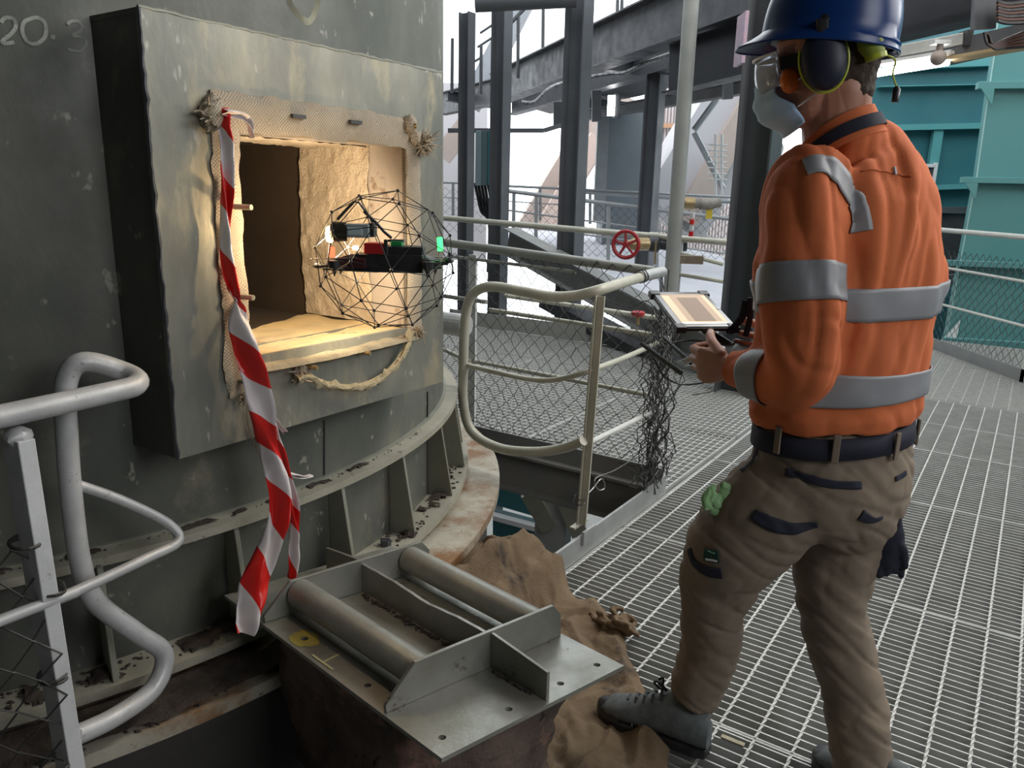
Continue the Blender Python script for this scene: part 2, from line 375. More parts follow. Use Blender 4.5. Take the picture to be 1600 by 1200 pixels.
for p in gph:
    mb = MB(); t = Vector(cyl(p + .5, 1, 0)) - Vector(cyl(p - .5, 1, 0)); t = (U * math.cos(p) + V * math.sin(p)) * .007
    a = [cyl(p, R, .292), cyl(p, R + .100, .292), cyl(p, R + .055, .578), cyl(p, R, .578)]
    mb.prism([q - t for q in a], t * 2); mb.build('gusset', gus_m, vessel, bevel=.002)
# plate seam and vertical strap below the hatch box
for (xa, ya, xb, yb) in ((507, 657, 507, 742), (668, 612, 668, 655)):
    mb = MB(); pts = [onCyl(xa + (xb - xa) * k / 6, ya + (yb - ya) * k / 6, R + .002) for k in range(7)]; mb.tube(pts, .003, 5); mb.build('weld_seam', dk2, vessel)
# chalk writing 20.3 and the lower part of a painted O
chalk = mat('white_chalk', (.50, .51, .47), (.34, .35, .31), 60, .9, 0, .2); chalk2 = mat('cream_paint_mark', (.50, .49, .36), (.44, .43, .32), 20, .8, 0, .1)
def stroke(pts, wd, m_, name='chalk_mark', parent=vessel, proj=None):
    proj = proj or (lambda x, y: onCyl(x, y, R + .0015)); q = spline([Vector((x, y, 0)) for x, y in pts], 5)
    mb = MB(); P = [proj(p.x, p.y) for p in q]; vs = []
    for i in range(len(q)):
        t = (P[min(i + 1, len(P) - 1)] - P[max(i - 1, 0)]).normalized(); nrm = (CP - P[i]).normalized(); s_ = t.cross(nrm).normalized() * (wd / 2)
        vs += [P[i] - s_, P[i] + s_]
    mb.add(vs, [(2 * i, 2 * i + 1, 2 * i + 3, 2 * i + 2) for i in range(len(q) - 1)]); o = mb.build(name, m_, parent)
    sm = o.modifiers.new('s', 'SOLIDIFY'); sm.thickness = .0006; return o
stroke([(1, 35), (8, 28), (20, 29), (25, 40), (18, 52), (4, 64), (8, 68), (22, 66)], .007, chalk)
stroke([(52, 28), (38, 34), (35, 50), (44, 66), (58, 68), (71, 56), (70, 36), (60, 28), (52, 28)], .007, chalk)
stroke([(79, 56), (83, 58), (86, 59)], .009, chalk)
stroke([(105, 38), (112, 33), (124, 34), (128, 46), (113, 55), (130, 58), (135, 68), (126, 80), (106, 77)], .006, chalk)
stroke([(446, -14), (452, 8), (466, 26), (479, 34), (488, 24), (494, 5), (496, -14)], .020, chalk2)
# hatch box standing proud of the shell
FV = 1.55; bu0, bu1, bz0, bz1 = .953, 1.905, .842, 1.792
mb = MB()
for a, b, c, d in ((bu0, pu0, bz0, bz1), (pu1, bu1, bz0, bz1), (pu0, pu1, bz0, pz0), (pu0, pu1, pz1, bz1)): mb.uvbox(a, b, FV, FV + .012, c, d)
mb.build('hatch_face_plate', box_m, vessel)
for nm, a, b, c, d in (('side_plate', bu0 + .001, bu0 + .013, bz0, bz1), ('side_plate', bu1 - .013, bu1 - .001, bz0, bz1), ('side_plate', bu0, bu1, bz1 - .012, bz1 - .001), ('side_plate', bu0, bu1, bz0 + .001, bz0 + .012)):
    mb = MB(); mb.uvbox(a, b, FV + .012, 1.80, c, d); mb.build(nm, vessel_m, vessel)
mb = MB(); pts = [W(bu0 + random.uniform(-.002, .002), FV + random.uniform(-.002, .002), bz0 + (bz1 - bz0) * i / 60) for i in range(61)]; mb.tube(pts, [.0045 + random.uniform(-.0015, .0015) for _ in pts], 6); mb.build('weld_bead', dk, vessel, smooth=True)
mb = MB(); pts = [W(bu0 + (bu1 - bu0) * i / 60, FV + .002, bz1 + random.uniform(-.0015, .0015)) for i in range(61)]; mb.tube(pts, [.004 + random.uniform(-.001, .001) for _ in pts], 6); mb.build('weld_bead', gus_m, vessel, smooth=True)
# steel sleeve and refractory lining of the opening
slv = mat('warm_sleeve_steel', (.42, .36, .30), (.34, .30, .27), 5, .5, .2, .2, 30, c3=(.22, .16, .12), c3t=.6, c3s=6)
def wallgrid(name, fn, nu, nv, m_, amp=0, sc_=30, smooth=True):
    mb = MB(); vs = []
    for i in range(nu + 1):
        for j in range(nv + 1):
            p, nrm = fn(i / nu, j / nv)
            if amp: p = p + nrm * amp * (noise.fractal(p * sc_, 1, 2, 4) )
            vs.append(p)
    fs = [(i * (nv + 1) + j, (i + 1) * (nv + 1) + j, (i + 1) * (nv + 1) + j + 1, i * (nv + 1) + j + 1) for i in range(nu) for j in range(nv)]
    mb.add(vs, fs); return mb.build(name, m_, vessel, smooth=smooth)
SV = 1.70
mb = MB(); e = .008
mb.uvbox(pu1, pu1 + e, FV, SV + .02, pz0, pz1); mb.uvbox(pu0 - e, pu0, FV, SV, pz0, pz1); mb.uvbox(pu0, pu1, FV, SV, pz1, pz1 + e)
mb.build('sleeve', slv, vessel)
def vend(u): return 1.80 + (u - pu0) / (pu1 - pu0) * .19
wallgrid('sill', lambda a, b: (W(pu0 + (pu1 - pu0) * a, FV + (vend(pu0 + (pu1 - pu0) * a) - FV) * b, pz0 - .004), ZA), 30, 20, sill_m, .006, 12)
wallgrid('lining', lambda a, b: (W(pu1 - .004 - .012 * math.sin(b * 3.1), SV - .012 + (vend(pu1) - SV + .012) * a, pz0 + (pz1 - pz0) * b), -U), 40, 60, lin_m, .006, 34)
wallgrid('lining', lambda a, b: (W(pu0 + (pu1 - pu0) * b, SV + (vend(pu0 + (pu1 - pu0) * b) - SV) * a, pz1 - .002), -ZA), 12, 40, lin_m, .005, 30)
wallgrid('lining', lambda a, b: (W(pu0 + .004, SV + (vend(pu0) - SV) * a, pz0 + (pz1 - pz0) * b), U), 12, 40, lin_m, .005, 30)
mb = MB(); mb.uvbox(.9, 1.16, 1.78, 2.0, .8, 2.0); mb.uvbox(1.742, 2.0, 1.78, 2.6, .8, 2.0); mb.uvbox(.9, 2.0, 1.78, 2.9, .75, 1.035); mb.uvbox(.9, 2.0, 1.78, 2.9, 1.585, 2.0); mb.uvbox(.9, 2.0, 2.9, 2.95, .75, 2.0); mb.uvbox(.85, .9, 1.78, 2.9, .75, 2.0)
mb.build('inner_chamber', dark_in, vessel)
# woven gasket strips round the hatch, studs, and the loose strip hanging below
def strip(pts, wd, th, name, m_=gask, side=None, nrm=-V, jit=.004, parent=vessel, seg=8):
    mb = MB(); q = spline(pts, seg); vs = []; nrm = Vector(nrm); K = 6
    for i, p in enumerate(q):
        t = (q[min(i + 1, len(q) - 1)] - q[max(i - 1, 0)]).normalized(); s_ = side or t.cross(nrm).normalized()
        wv = wd * (1 + .10 * noise.noise(p * 25)); 
        for k in range(K + 1):
            a = k / K; prof = th * (.25 + .75 * math.sin(math.pi * a) ** .6)
            vs.append(p + s_ * (wv * (a - .5) + (2.6 * jit * noise.noise(p * 45 + Vector((k, 0, 0))) + jit * noise.noise(p * 160)) * (1 if k in (0, K) else .3)) + nrm * (prof + .003 + .003 * noise.noise(p * 30 + Vector((0, k * .7, 0)))))
        vs.append(p + s_ * wd * .5); vs.append(p - s_ * wd * .5)
    r_ = K + 3
    fs = [(i * r_ + k, (i + 1) * r_ + k, (i + 1) * r_ + (k + 1) % r_, i * r_ + (k + 1) % r_) for i in range(len(q) - 1) for k in range(r_)]
    mb.add(vs, fs); return mb.build(name, m_, parent, smooth=True)
G = FV - .001
strip([W(1.10, G, 1.612), W(1.25, G, 1.612), W(1.45, G, 1.612), W(1.62, G, 1.610), W(1.77, G, 1.606)], .082, .007, 'gasket_strip')
strip([W(1.135, G, 1.63), W(1.13, G, 1.5), W(1.127, G, 1.3), W(1.130, G, 1.15), W(1.122, G, 1.02), W(1.135, G, .965)], .070, .007, 'gasket_strip')
strip([W(1.765, G, 1.60), W(1.765, G, 1.45), W(1.77, G, 1.25), W(1.765, G, 1.12), W(1.765, G, 1.03)], .060, .007, 'gasket_strip')
mb = MB(); q = spline([W(pu0, G - .002, pz0 - .03), W(1.4, G - .002, pz0 - .035), W(1.75, G - .002, pz0 - .03)], 20)
mb.tube(q, [.010 + .006 * noise.noise(p * 40) for p in q], 7, ry=.035); mb.build('cement_fillet', mat('cement_residue', (.40, .34, .23), (.28, .24, .17), 14, .9, 0, .8, 80, c3=(.18, .13, .1), c3t=.6, c3s=14), vessel, smooth=True)
lp = [onV(x, y, FV - .025) for x, y in ((462, 592), (480, 588), (505, 600), (545, 606), (580, 598), (612, 575), (632, 545), (640, 515))]
strip(lp, .020, .010, 'loose_gasket', m_=mat('frayed_gasket', (.55, .46, .28), (.42, .35, .22), 22, .9, 0, .8, 90), jit=.008)
def tuft(c, n, ln, name='frayed_end', rr=.0016, spread=1.0, m_=None, dirn=None):
    mb = MB(); c = Vector(c)
    for i in range(n):
        d = Vector((random.gauss(0, 1), random.gauss(0, 1), random.gauss(0, 1))).normalized() * spread + (Vector(dirn) if dirn else Vector((0, 0, 0)))
        d = d.normalized(); d -= V * max(0, d.dot(V)) * 1.6
        p = c + Vector((random.gauss(0, .25), random.gauss(0, .25), random.gauss(0, .25))) * ln; L_ = ln * random.uniform(.5, 1.1)
        e_ = Vector((random.gauss(0, .3), random.gauss(0, .3), random.gauss(0, .3))) * L_
        mb.tube([p, p + d * L_ * .5 + e_ * .3, p + d * L_ + e_], [rr * 1.5, rr, rr * .4], 4)
    return prop(mb.build(name, m_ or gask, vessel), kind='stuff')
tuft(W(1.085, FV - .012, 1.60), 90, .028, rr=.003); tuft(W(1.79, FV - .02, 1.58), 140, .034, rr=.0025, dirn=U * .6 - ZA * .3); tuft(W(1.765, FV - .02, 1.035), 60, .026, dirn=-ZA * .8); tuft(onV(470, 585, FV - .02), 50, .024, rr=.003); tuft(onV(378, 620, FV - .02), 24, .02, dirn=-ZA * .8)
for c, r_ in (((330, 180), .026), ((332, 166), .02), ((640, 195), .02), ((648, 215), .018), ((470, 582), .018)):
    lumpy = MB(); p = onV(*c, FV - .012); lumpy.ball(p, r_, 14, 10, (1, 1, 1.3))
    for i, p in enumerate(lumpy.v): lumpy.v[i] = p + Vector((1, 1, 1)) * .008 * noise.noise(p * 110)
    lumpy.build('gasket_knot', gask, vessel, smooth=True)
for x, y, ln in ((364, 323, .05), (368, 463, .05), (472, 572, .045), (556, 550, .045), (372, 595, .03), (634, 196, .03)):
    mb = MB(); p = onV(x, y, FV - .005); mb.tube([p, p - V * ln + U * .012], .0065, 10); mb.build('stud', brass if x > 400 else gus_m, vessel, smooth=True)
for x, y in ((466, 182), (555, 191)):
    mb = MB(); p = onV(x, y, FV - .016); mb.box(p, U * .020, V * .006, ZA * .0045); mb.build('slot', dk2, vessel)
# rubble lying on the rings
rub = mat('dark_rubble', (.05, .04, .035), (.09, .07, .06), 30, .9, 0, .6, 60)
def rocks(cs, name, label, cat, parent=None, stuffy=True):
    mb = MB()
    for c, r_ in cs:
        k0 = len(mb.v); mb.ball(c, r_, 6, 4, (1, .8, .55))
        for i in range(k0, len(mb.v)): mb.v[i] = mb.v[i] + Vector((noise.noise(mb.v[i] * 90), noise.noise(mb.v[i] * 90 + Vector((5, 0, 0))), .4 * noise.noise(mb.v[i] * 90 + Vector((0, 7, 0))))) * r_ * .9
    return prop(mb.build(name, rub), label, cat, kind='stuff' if stuffy else None)
cs = []
for k in range(420):
    p = random.choice([(-.62, .05), (-.22, .1), (.02, .05), (.24, .045), (.45, .04), (-.42, .06), (.6, .03)]); ph = random.gauss(p[0], p[1]); rr = R + random.uniform(.01, .09)
    cs.append((cyl(ph, rr, .294), random.uniform(.002, .008)))
for k in range(260): cs.append((cyl(random.gauss(-.5, .25), R + random.uniform(.13, .24), .237), random.uniform(.002, .007)))
for k in range(200): cs.append((cyl(random.uniform(-.9, .35), R + random.uniform(.005, .03), .602), random.uniform(.0015, .004)))
rocks(cs, 'loose_rubble', 'dark crumbs of rubble scattered on the vessel ring ledges', 'rubble')
p = onZ(603, 852, .293); mb = MB(); mb.tube([p, p + ZA * .020], .018, 6); mb.build('bolt_head', dk).name = 'loose_nut'; prop(bpy.data.objects['loose_nut'], 'dark hexagonal nut lying on the vessel base ring', 'nut')
def crust(name, p0, p1, r0, r1, z, th, m_, thr=0.0, sc_=9, seed=0):
    mb = MB(); nn = int((p1 - p0) * R / .012); mm = max(4, int((r1 - r0) / .010)); idc = {}
    for i in range(nn + 1):
        for j in range(mm + 1):
            ph, rr = p0 + (p1 - p0) * i / nn, r0 + (r1 - r0) * j / mm; p = cyl(ph, rr, z); h = noise.fractal(p * sc_ + Vector((seed, 0, 0)), 1, 2, 4) - thr - .5 * max(0, abs(j / mm - .5) * 2 - .7) - .6 * max(0, abs(i / nn - .5) * 2 - .85)
            if h > -.03: idc[i, j] = len(mb.v); mb.v.append(cyl(ph, rr, z + max(0, min(th, h * th * 3)) + .004 * noise.noise(p * 80) * (1 if h > .05 else 0)))
    for (i, j) in list(idc):
        q = [(i, j), (i + 1, j), (i + 1, j + 1), (i, j + 1)]
        if all(x in idc for x in q): mb.f.append(tuple(idc[x] for x in q)); mb.mi.append(0)
    if mb.f: prop(mb.build(name, m_, vessel, smooth=True), kind='stuff')
soot = mat('soot_crust', (.035, .027, .022), (.075, .055, .042), 25, .8, 0, .8, 60)
crust('soot_crust', -1.1, -.10, R + .10, R + .240, .2365, .018, soot, -.55, 6)
crust('soot_crust', -.62, -.44, R + .005, R + .10, .2935, .010, soot, -.25, 9, 3); crust('soot_crust', -.80, -.64, R + .005, R + .10, .2935, .010, soot, -.25, 9, 5)
for k, (p0, p1) in enumerate(((-.40, -.26), (-.02, .09), (.18, .29), (.36, .44), (-.22, -.10))): crust('soot_crust', p0, p1, R + .01, R + .095, .2935, .012, soot, .02, 11, 7 + k)
crust('soot_crust', -.5, .2, R + .004, R + .035, .6005, .006, soot, .05, 16, 2)
rocks([(onZ(642, 833, .30), .026), (onZ(660, 795, .30), .018), (onZ(700, 745, .30), .016)], 'rubble_chunk', 'dark lumps of rubble between the vessel gussets', 'rubble')
# pipe stub behind the gate
mb = MB(); a = onU(700, 505, 3.1); mb.tube([a - V * -.25 , a - V * .12], .058, 20); mb.build('x', gp_m).name = 'pipe_stub'; prop(bpy.data.objects['pipe_stub'], 'short pale grey capped pipe stub beside the vessel edge', 'pipe')
# ================================================================== RAILS AND FENCES
# --- returned handrail at the left edge
t = thing('handrail', W(.60, 1.50, 0), 'grey pipe handrail end looping back beside the vessel, lower left', 'handrail')
top = [W(-.9, 1.47, 1.045), W(.30, 1.47, 1.045), onV(150, 618, 1.48), onV(214, 600, 1.50), onV(196, 582, 1.555), onV(130, 566, 1.585), onV(103, 600, 1.60), onV(105, 690, 1.60), onV(112, 780, 1.60), onV(126, 880, 1.60), onV(150, 940, 1.585), onV(215, 990, 1.56), onV(256, 1022, 1.545), onV(240, 1075, 1.53), onV(180, 1120, 1.52), onV(112, 1152, 1.51)]
mb = MB(); mb.tube(spline(top, 8), .0215, 16); mb.build('top_rail', gp_m, t, smooth=True)
mid = [W(-.9, 1.47, .685), onV(0, 970, 1.47), onV(100, 932, 1.49), onV(230, 872, 1.505), onV(278, 846, 1.52), onV(262, 818, 1.545), onV(190, 782, 1.575), onV(122, 758, 1.60)]
mb = MB(); mb.tube(spline(mid, 8), .0115, 12); mb.build('mid_rail', gp_m, t, smooth=True)
pa, pb = onV(28, 684, 1.49), onV(112, 1210, 1.49); pb = pa + (pb - pa) * 1.25
mb = MB(); ax = (pb - pa).normalized(); mb.box((pa + pb) / 2, (pb - pa) / 2, U * .015 , V * .028 - U * .002); mb.build('post', mat('white_grey_post', (.56, .57, .57), (.66, .67, .67), 10, .5, 0, .12, 60, c3=(.25, .24, .22), c3t=.68, c3s=12), t, bevel=.002)
for q in (pa, onV(108, 1150, 1.5)):
    mb = MB(); mb.ball(q, .023, 8, 6)
    for i, p in enumerate(mb.v): mb.v[i] = p + Vector((1, 1, 0)) * .006 * noise.noise(p * 90)
    mb.build('weld', gp_m, t, smooth=True)
def fL(s, z): return W(.62 - s, 1.475 + .02 * math.sin(z * 9) + .010 * math.sin(s * 17), z)
mb = MB(); chainlink(mb, fL, .95, .02, .80, w=.045, r=.0024, n=5, jit=.006); prop(mb.build('wire_mesh', wire_m, t), kind='stuff')
for x, y, k in ((38, 845, 3), (78, 918, 2), (82, 1054, 4), (85, 1190, 2)):
    mb = MB(); c = onV(x, y, 1.485)
    for j in range(k): mb.tube([c + U * (.024 * math.cos(a) ) + V * (.03 * math.sin(a)) + ZA * (.006 * math.sin(a * .5 + j) + j * .005 - .01) for a in [2 * math.pi * q / 14 for q in range(14)]], .003, 5, closed=True)
    mb.build('wire_tie', wire_m, t)
# --- gate-like returned handrail at the opening
t = thing('handrail', W(2.62, 1.40, 0), 'cream pipe handrail loop curving round the floor opening, centre', 'handrail')
C_ = [onV(1034, 425, 1.40), onV(985, 438, 1.40), onV(940, 452, 1.41), onU(900, 462, 2.69) , onU(860, 463, 2.67), onU(815, 455, 2.66), onU(765, 448, 2.64), onU(737, 462, 2.64), onU(727, 500, 2.64), onU(724, 570, 2.64), onU(724, 630, 2.64), onU(738, 675, 2.64), onU(780, 700, 2.64), onU(835, 706, 2.64), onU(880, 700, 2.65), onV(912, 688, 1.40)]
mb = MB(); mb.tube(spline(C_, 8), .0215, 16); mb.build('top_rail', cp_m, t, smooth=True)
mb = MB(); mb.tube([onV(1000, 433, 1.40), onV(1035, 424.5, 1.395)], .0245, 16); mb.build('rail_sleeve', galv, t, smooth=True)
mb = MB(); mb.tube(spline([onV(1044, 528, 1.40), onV(985, 555, 1.40), onV(925, 578, 1.405), onU(870, 593, 2.68), onU(825, 592, 2.67), onU(770, 580, 2.65), onU(722, 569, 2.64)], 8), .0115, 12); mb.build('mid_rail', cp_m, t, smooth=True)
mb = MB(); mb.tube([onV(1036, 635, 1.40), onV(920, 692, 1.40)], .0115, 12); mb.build('lower_rail', mat('pale_pipe', (.62, .62, .58), (.7, .7, .67), 10, .4, 0, .06), t, smooth=True)
pa, pb = onV(933, 462, 1.41), onV(904, 818, 1.40)
mb = MB(); mb.bar(pa + U * .006, pb + U * .006, .042, .008, up=V); mb.bar(pa - V * .02, pb - V * .02, .008, .03, up=V); mb.build('post', cp_m, t, bevel=.001)
mb = MB(); q = onV(905, 818, 1.40); mb.box(q, U * .06, V * .012, ZA * .004); mb.build('base_lug', cp_m, t)
for x, y in ((1000, 432), (1004, 431), (908, 775), (906, 783)):
    mb = MB(); c = onV(x, y, 1.40); rr = .028 if y < 500 else .026
    mb.tube([c + (V * math.cos(a) + ZA * math.sin(a)) * rr + U * .006 * math.sin(2 * a) if y < 500 else c + (V * math.cos(a) + U * math.sin(a)) * rr + ZA * .008 * math.sin(a) for a in [2 * math.pi * q / 14 for q in range(14)]], .0024, 5, closed=True)
    mb.build('wire_tie', wire_m, t)
mb = MB(); mb.tube(spline([onV(912, 778, 1.40), onV(925, 765, 1.40), onV(940, 748, 1.39), onV(945, 762, 1.39), onV(935, 765, 1.4), onV(930, 748, 1.4), onV(960, 735, 1.40), onV(985, 720, 1.42), onV(1000, 712, 1.44)], 6), .0026, 6); mb.build('twisted_wire', wire_g, t)
# --- far fence along the opening
t = thing('chain_link_fence', W(3.46, 2.0, .1), 'chain-link fence with grey top rail across the far edge of the floor opening', 'fence')
mb = MB(); mb.tube([onU(560, 360, 3.52), onU(1022, 424, 3.44)], .024, 14); mb.build('top_rail', mat('olive_grey_pipe', (.27, .28, .26), (.33, .33, .30), 8, .45, .2, .1, 60), t, smooth=True)
for pts, r_ in ((((700, 400), (900, 425)), .009), (((765, 484), (1032, 525)), .0125), (((690, 462), (760, 472)), .0125), (((745, 565), (1012, 617)), .0125), (((690, 545), (735, 565)), .0125)):
    mb = MB(); mb.tube([onU(*pts[0], 3.5), onU(*pts[1], 3.45)], r_, 10); mb.build('mid_rail', cp_m if pts[0][1] > 470 else mats_k, t, smooth=True)
for x, w_ in ((740, .045),):
    a = onU(x, 398, 3.50); b = Vector((a.x, a.y, .0)); mb = MB(); mb.bar(a, b, .016, w_, up=V); mb.bar(a + V * .02 - U * .0, b + V * .02, .03, .006, up=V); mb.build('post', mat('white_grey_post', (0, 0, 0)), t)
def fA(s, z): return W(3.44 + .02 * math.sin(s * 6 + z * 3), 1.44 + s, z)
mb = MB(); chainlink(mb, fA, 2.3, .13, 1.14, w=.045, r=.0026, n=4, jit=.008)
def fB(s, z): return W(3.55 - s, 1.43 + .02 * math.sin(z * 8), z)
prop(mb.build('wire_mesh', wire_m, t), kind='stuff')
# crumpled end of the mesh bunched at the corner
mb = MB()
for k in range(12):
    fn = lambda s, z, k=k: W(3.38 - .10 * k / 8 + .03 * math.sin(z * 14 + k) + s * math.cos(.5 + k * .35), 1.37 + .035 * math.sin(z * 19 + 2 * k) + .2 * s * math.sin(k), z)
    chainlink(mb, fn, .13, .10, 1.02 - .05 * (k % 3), w=.042, r=.0026, n=4, jit=.022)
for k in range(5): mb.tube(spline([W(3.33 + random.uniform(-.04, .04), 1.39 + random.uniform(-.03, .04), z) for z in (.07, .25, .45, .65, .85, 1.12)], 5), .0024, 4)
mb.tube(spline([W(3.42, 2.6, .17), W(3.42, 2.3, .13), W(3.42, 1.9, .15), W(3.40, 1.6, .12), W(3.36, 1.4, .16)], 8), .0026, 4)
mb.tube(spline([onU(950, 470, 3.3), onU(985, 480, 3.3), onU(1010, 470, 3.3), onU(1025, 485, 3.3)], 6), .0024, 4)
prop(mb.build('bunched_mesh', wire_m, t), kind='stuff')

# generic fence: rails follow real lines at constant height
def fence(label, a, b, h, nposts, rails=(1.05, .7, .36), rail_r=(.021, .012, .012), m_=cp_m, mesh=None, post=(.05, .01), w=.05, wr=.0022, mh=(.08, 1.0), group=None, base=0.0):
    a = Vector((a[0], a[1], base)); b = Vector((b[0], b[1], base)); d = (b - a); L_ = d.length; d.normalize(); nr = d.cross(ZA)
    t = thing('chain_link_fence' if mesh else 'pipe_railing', (a + b) / 2, label, 'fence' if mesh else 'railing', group)
    for z, r_ in zip(rails, rail_r):
        mb = MB(); mb.tube([a + ZA * z, b + ZA * z], r_, 10); mb.build('rail', m_, t, smooth=True)
    for i in range(nposts):
        p = a + d * (L_ * i / max(1, nposts - 1)) ; mb = MB(); mb.box(p + ZA * (rails[0] / 2), d * post[0] / 2, nr * post[1] / 2, ZA * rails[0] / 2); mb.build('post', m_, t)
    if mesh:
        mb = MB(); chainlink(mb, lambda s, z: a + d * s + nr * .03 + ZA * z, L_, mh[0], mh[1], w=w, r=wr, n=3, jit=.004); prop(mb.build('wire_mesh', wire_m, t), kind='stuff')
    return t
# right-hand fence in front of the teal machine
fence('chain-link fence with pale rails before the teal column, right of the person', (4.27, 4.2), (4.27, 8.35), 1.18, 3, rails=(1.18, .82, .46), rail_r=(.024, .013, .013), mesh=1, w=.05, wr=.0034, mh=(.04, 1.0), m_=mat('pale_yellowed_pipe', (.50, .50, .46), (.56, .55, .48), 8, .4, .1, .05, 60, c3=(.55, .45, .15), c3t=.7, c3s=9))
# platform far edge: long rail running across behind the gate
a = onZ(690, 337, 1.08); b = onZ(1165, 370, 1.08); 
t = thing('pipe_railing', W(6.7, 2.5, 0), 'long cream rail running across the platform behind the red handwheel', 'railing')
PU = 6.72
ra, rb = onU(560, 329, PU), onU(1172, 382, PU)
mb = MB(); mb.tube([ra, rb], .03, 12); mb.build('rail', cp_m, t, smooth=True)
mb = MB(); mb.tube([ra + (rb - ra) * .80, ra + (rb - ra) * .82], .036, 12); mb.build('coupling', cp_m, t, smooth=True)
for x in (1062,):
    p = onU(x, 372, PU); mb = MB(); mb.bar(Vector((p.x, p.y, 0)), p, .07, .02, up=U); mb.build('post', mat('white_grey_post', (0, 0, 0)), t)
for (x0, y0, x1, y1) in ((1070, 420, 1125, 440), (1060, 428, 1120, 440)):
    pass
mb = MB(); mb.tube([onU(1060, 395, PU), onU(1130, 413, PU)], .018, 8); mb.build('mid_rail', cp_m, t, smooth=True)
mb = MB(); mb.tube([onU(1050, 427, PU), onU(1130, 440, PU)], .018, 8); mb.build('mid_rail', cp_m, t, smooth=True)
for (x0, y0, x1, y1) in ((765, 490, 1100, 560),):
    pass
# valve with red handwheel
t = thing('gate_valve', onU(1000, 400, 6.55), 'valve with a red spoked handwheel behind the gate rail', 'valve')
c = onU(978, 382, 6.4); wd = (Vector((c.x, c.y, 0))).normalized(); sd = wd.cross(ZA).normalized(); tiltax = (sd * .98 - wd * .3).normalized()
Rw = .118
mb = MB(); mb.tube([c + (tiltax * math.cos(a) + ZA * math.sin(a)) * Rw for a in [2 * math.pi * q / 28 for q in range(28)]], .018, 8, closed=True)
for k in range(5):
    a = 2 * math.pi * k / 5 + .4; d = tiltax * math.cos(a) + ZA * math.sin(a); mb.tube([c + d * .02, c + d * Rw], [.014, .010], 6)
fw = tiltax.cross(ZA).normalized(); fw = fw if fw.dot(wd) > 0 else -fw
mb.tube([c - fw * .03, c + fw * .03], .026, 10); mb.build('handwheel', red_v, t, smooth=True)
mb = MB(); mb.tube([c + fw * .03, c + fw * .10 + sd * .05, c + fw * .2 + sd * .14], [.03, .06, .06], 12); mb.build('bonnet', brass, t, smooth=True)
mb = MB(); q = c + fw * .22 + sd * .15; mb.tube([q, q + sd * .08, q + sd * .10, q + sd * .22, q + sd * .34], [.075, .075, .05, .06, .06], 14); mb.build('valve_body', dk, t, smooth=True)
mb = MB(); q = onU(1070, 400, 6.6); mb.box(q - ZA * .03, sd * .16, wd * .05, ZA * .035); mb.build('bracket', mat('rusty_bracket', (.2, .14, .10), (.25, .2, .15), 8, .8, 0, .2), t)
mb = MB(); q = onU(1024, 395, 6.45); mb.box(q, sd * .008, wd * .02, ZA * .10); mb.build('lever', brass, t)
t = thing('small_valve', onU(997, 489, 6.0), 'small red valve handle low behind the mesh, left of the tablet', 'valve')
mb = MB(); q = onU(997, 490, 5.0); mb.tube([q - ZA * .016, q + ZA * .012, q + ZA * .018], [.045, .05, .035], 14); mb.build('handle', red_v, t, smooth=True)
mb = MB(); mb.tube([q - ZA * .08, q - ZA * .012], .014, 8); mb.build('stem', brass, t, smooth=True)
mb = MB(); mb.tube([onU(790, 462, 5.05), onU(1130, 512, 5.0)], .018, 10); prop(mb.build('conduit_pipe', cp_m, smooth=True), 'thin cream pipe running low behind the mesh towards the small red valve', 'pipe')
# fitting right of the tall pipe
t = thing('pipe_fitting', onY(1090, 318, 7.2), 'brass coupling and hose fitting with a yellow tag right of the tall pipe', 'pipe fitting')
def P7(x, y): return onY(x, y, 7.2)
mb = MB(); mb.tube([P7(1066, 317), P7(1068, 317), P7(1084, 318), P7(1086, 318)], [.03, .055, .055, .03], 12); mb.build('coupling', brass, t, smooth=True)
mb = MB(); mb.tube([P7(1084, 318), P7(1092, 318), P7(1094, 318), P7(1110, 319), P7(1126, 316)], [.045, .045, .055, .05, .04], 12); mb.build('hose', mat('dusty_hose', (.2, .19, .17), (.3, .28, .25), 20, .8, 0, .3), t, smooth=True)
mb = MB(); mb.box(P7(1108, 333), (.028, 0, 0), (0, .01, 0), ZA * .05); mb.build('tag', mat('yellow_tag', (.55, .42, .03), None, bump=0), t)
# two more railings on the far walkway
def lineY(pts, Y, r_, n=8, mb=None):
    mb = mb or MB(); mb.tube([onY(x, y, Y) for x, y in pts], r_, n); return mb
grl = mat('far_grey_rail', (.30, .31, .32), (.36, .37, .37), 4, .5, .2, .03)
t = thing('pipe_railing', onY(900, 420, 11), 'far grey walkway railing sloping down behind the dark columns', 'railing')
for pts, r_ in ((((790, 298), (1180, 347)), .028), (((790, 328), (1180, 380)), .013), (((790, 350), (1180, 402)), .013)):
    lineY(pts, 11, r_).build('rail', grl, t, smooth=True)
for x, y0, y1 in ((803, 300, 400), (838, 305, 405), (951, 322, 420), (1027, 312, 420)):
    mb = MB(); mb.bar(onY(x, y0, 11), onY(x - 1, y1, 11), .05, .03, up=(0, 1, 0)); mb.build('post', grl, t)
q0 = onY(800, 398, 11); q1 = onY(1150, 430, 11); dd = (q1 - q0); LL = Vector((dd.x, dd.y, 0)).length; dd = Vector((dd.x, dd.y, 0)).normalized()
mb = MB(); chainlink(mb, lambda s, z: Vector((q0.x, q0.y, q0.z)) + dd * s + ZA * (z - .02 * s * 0) , LL, 0, .75, w=.06, r=.004, n=3); prop(mb.build('wire_mesh', wire_m, t), kind='stuff')
t = thing('pipe_railing', onY(820, 330, 14), 'thin farthest railing against the bright daylight behind the columns', 'railing')
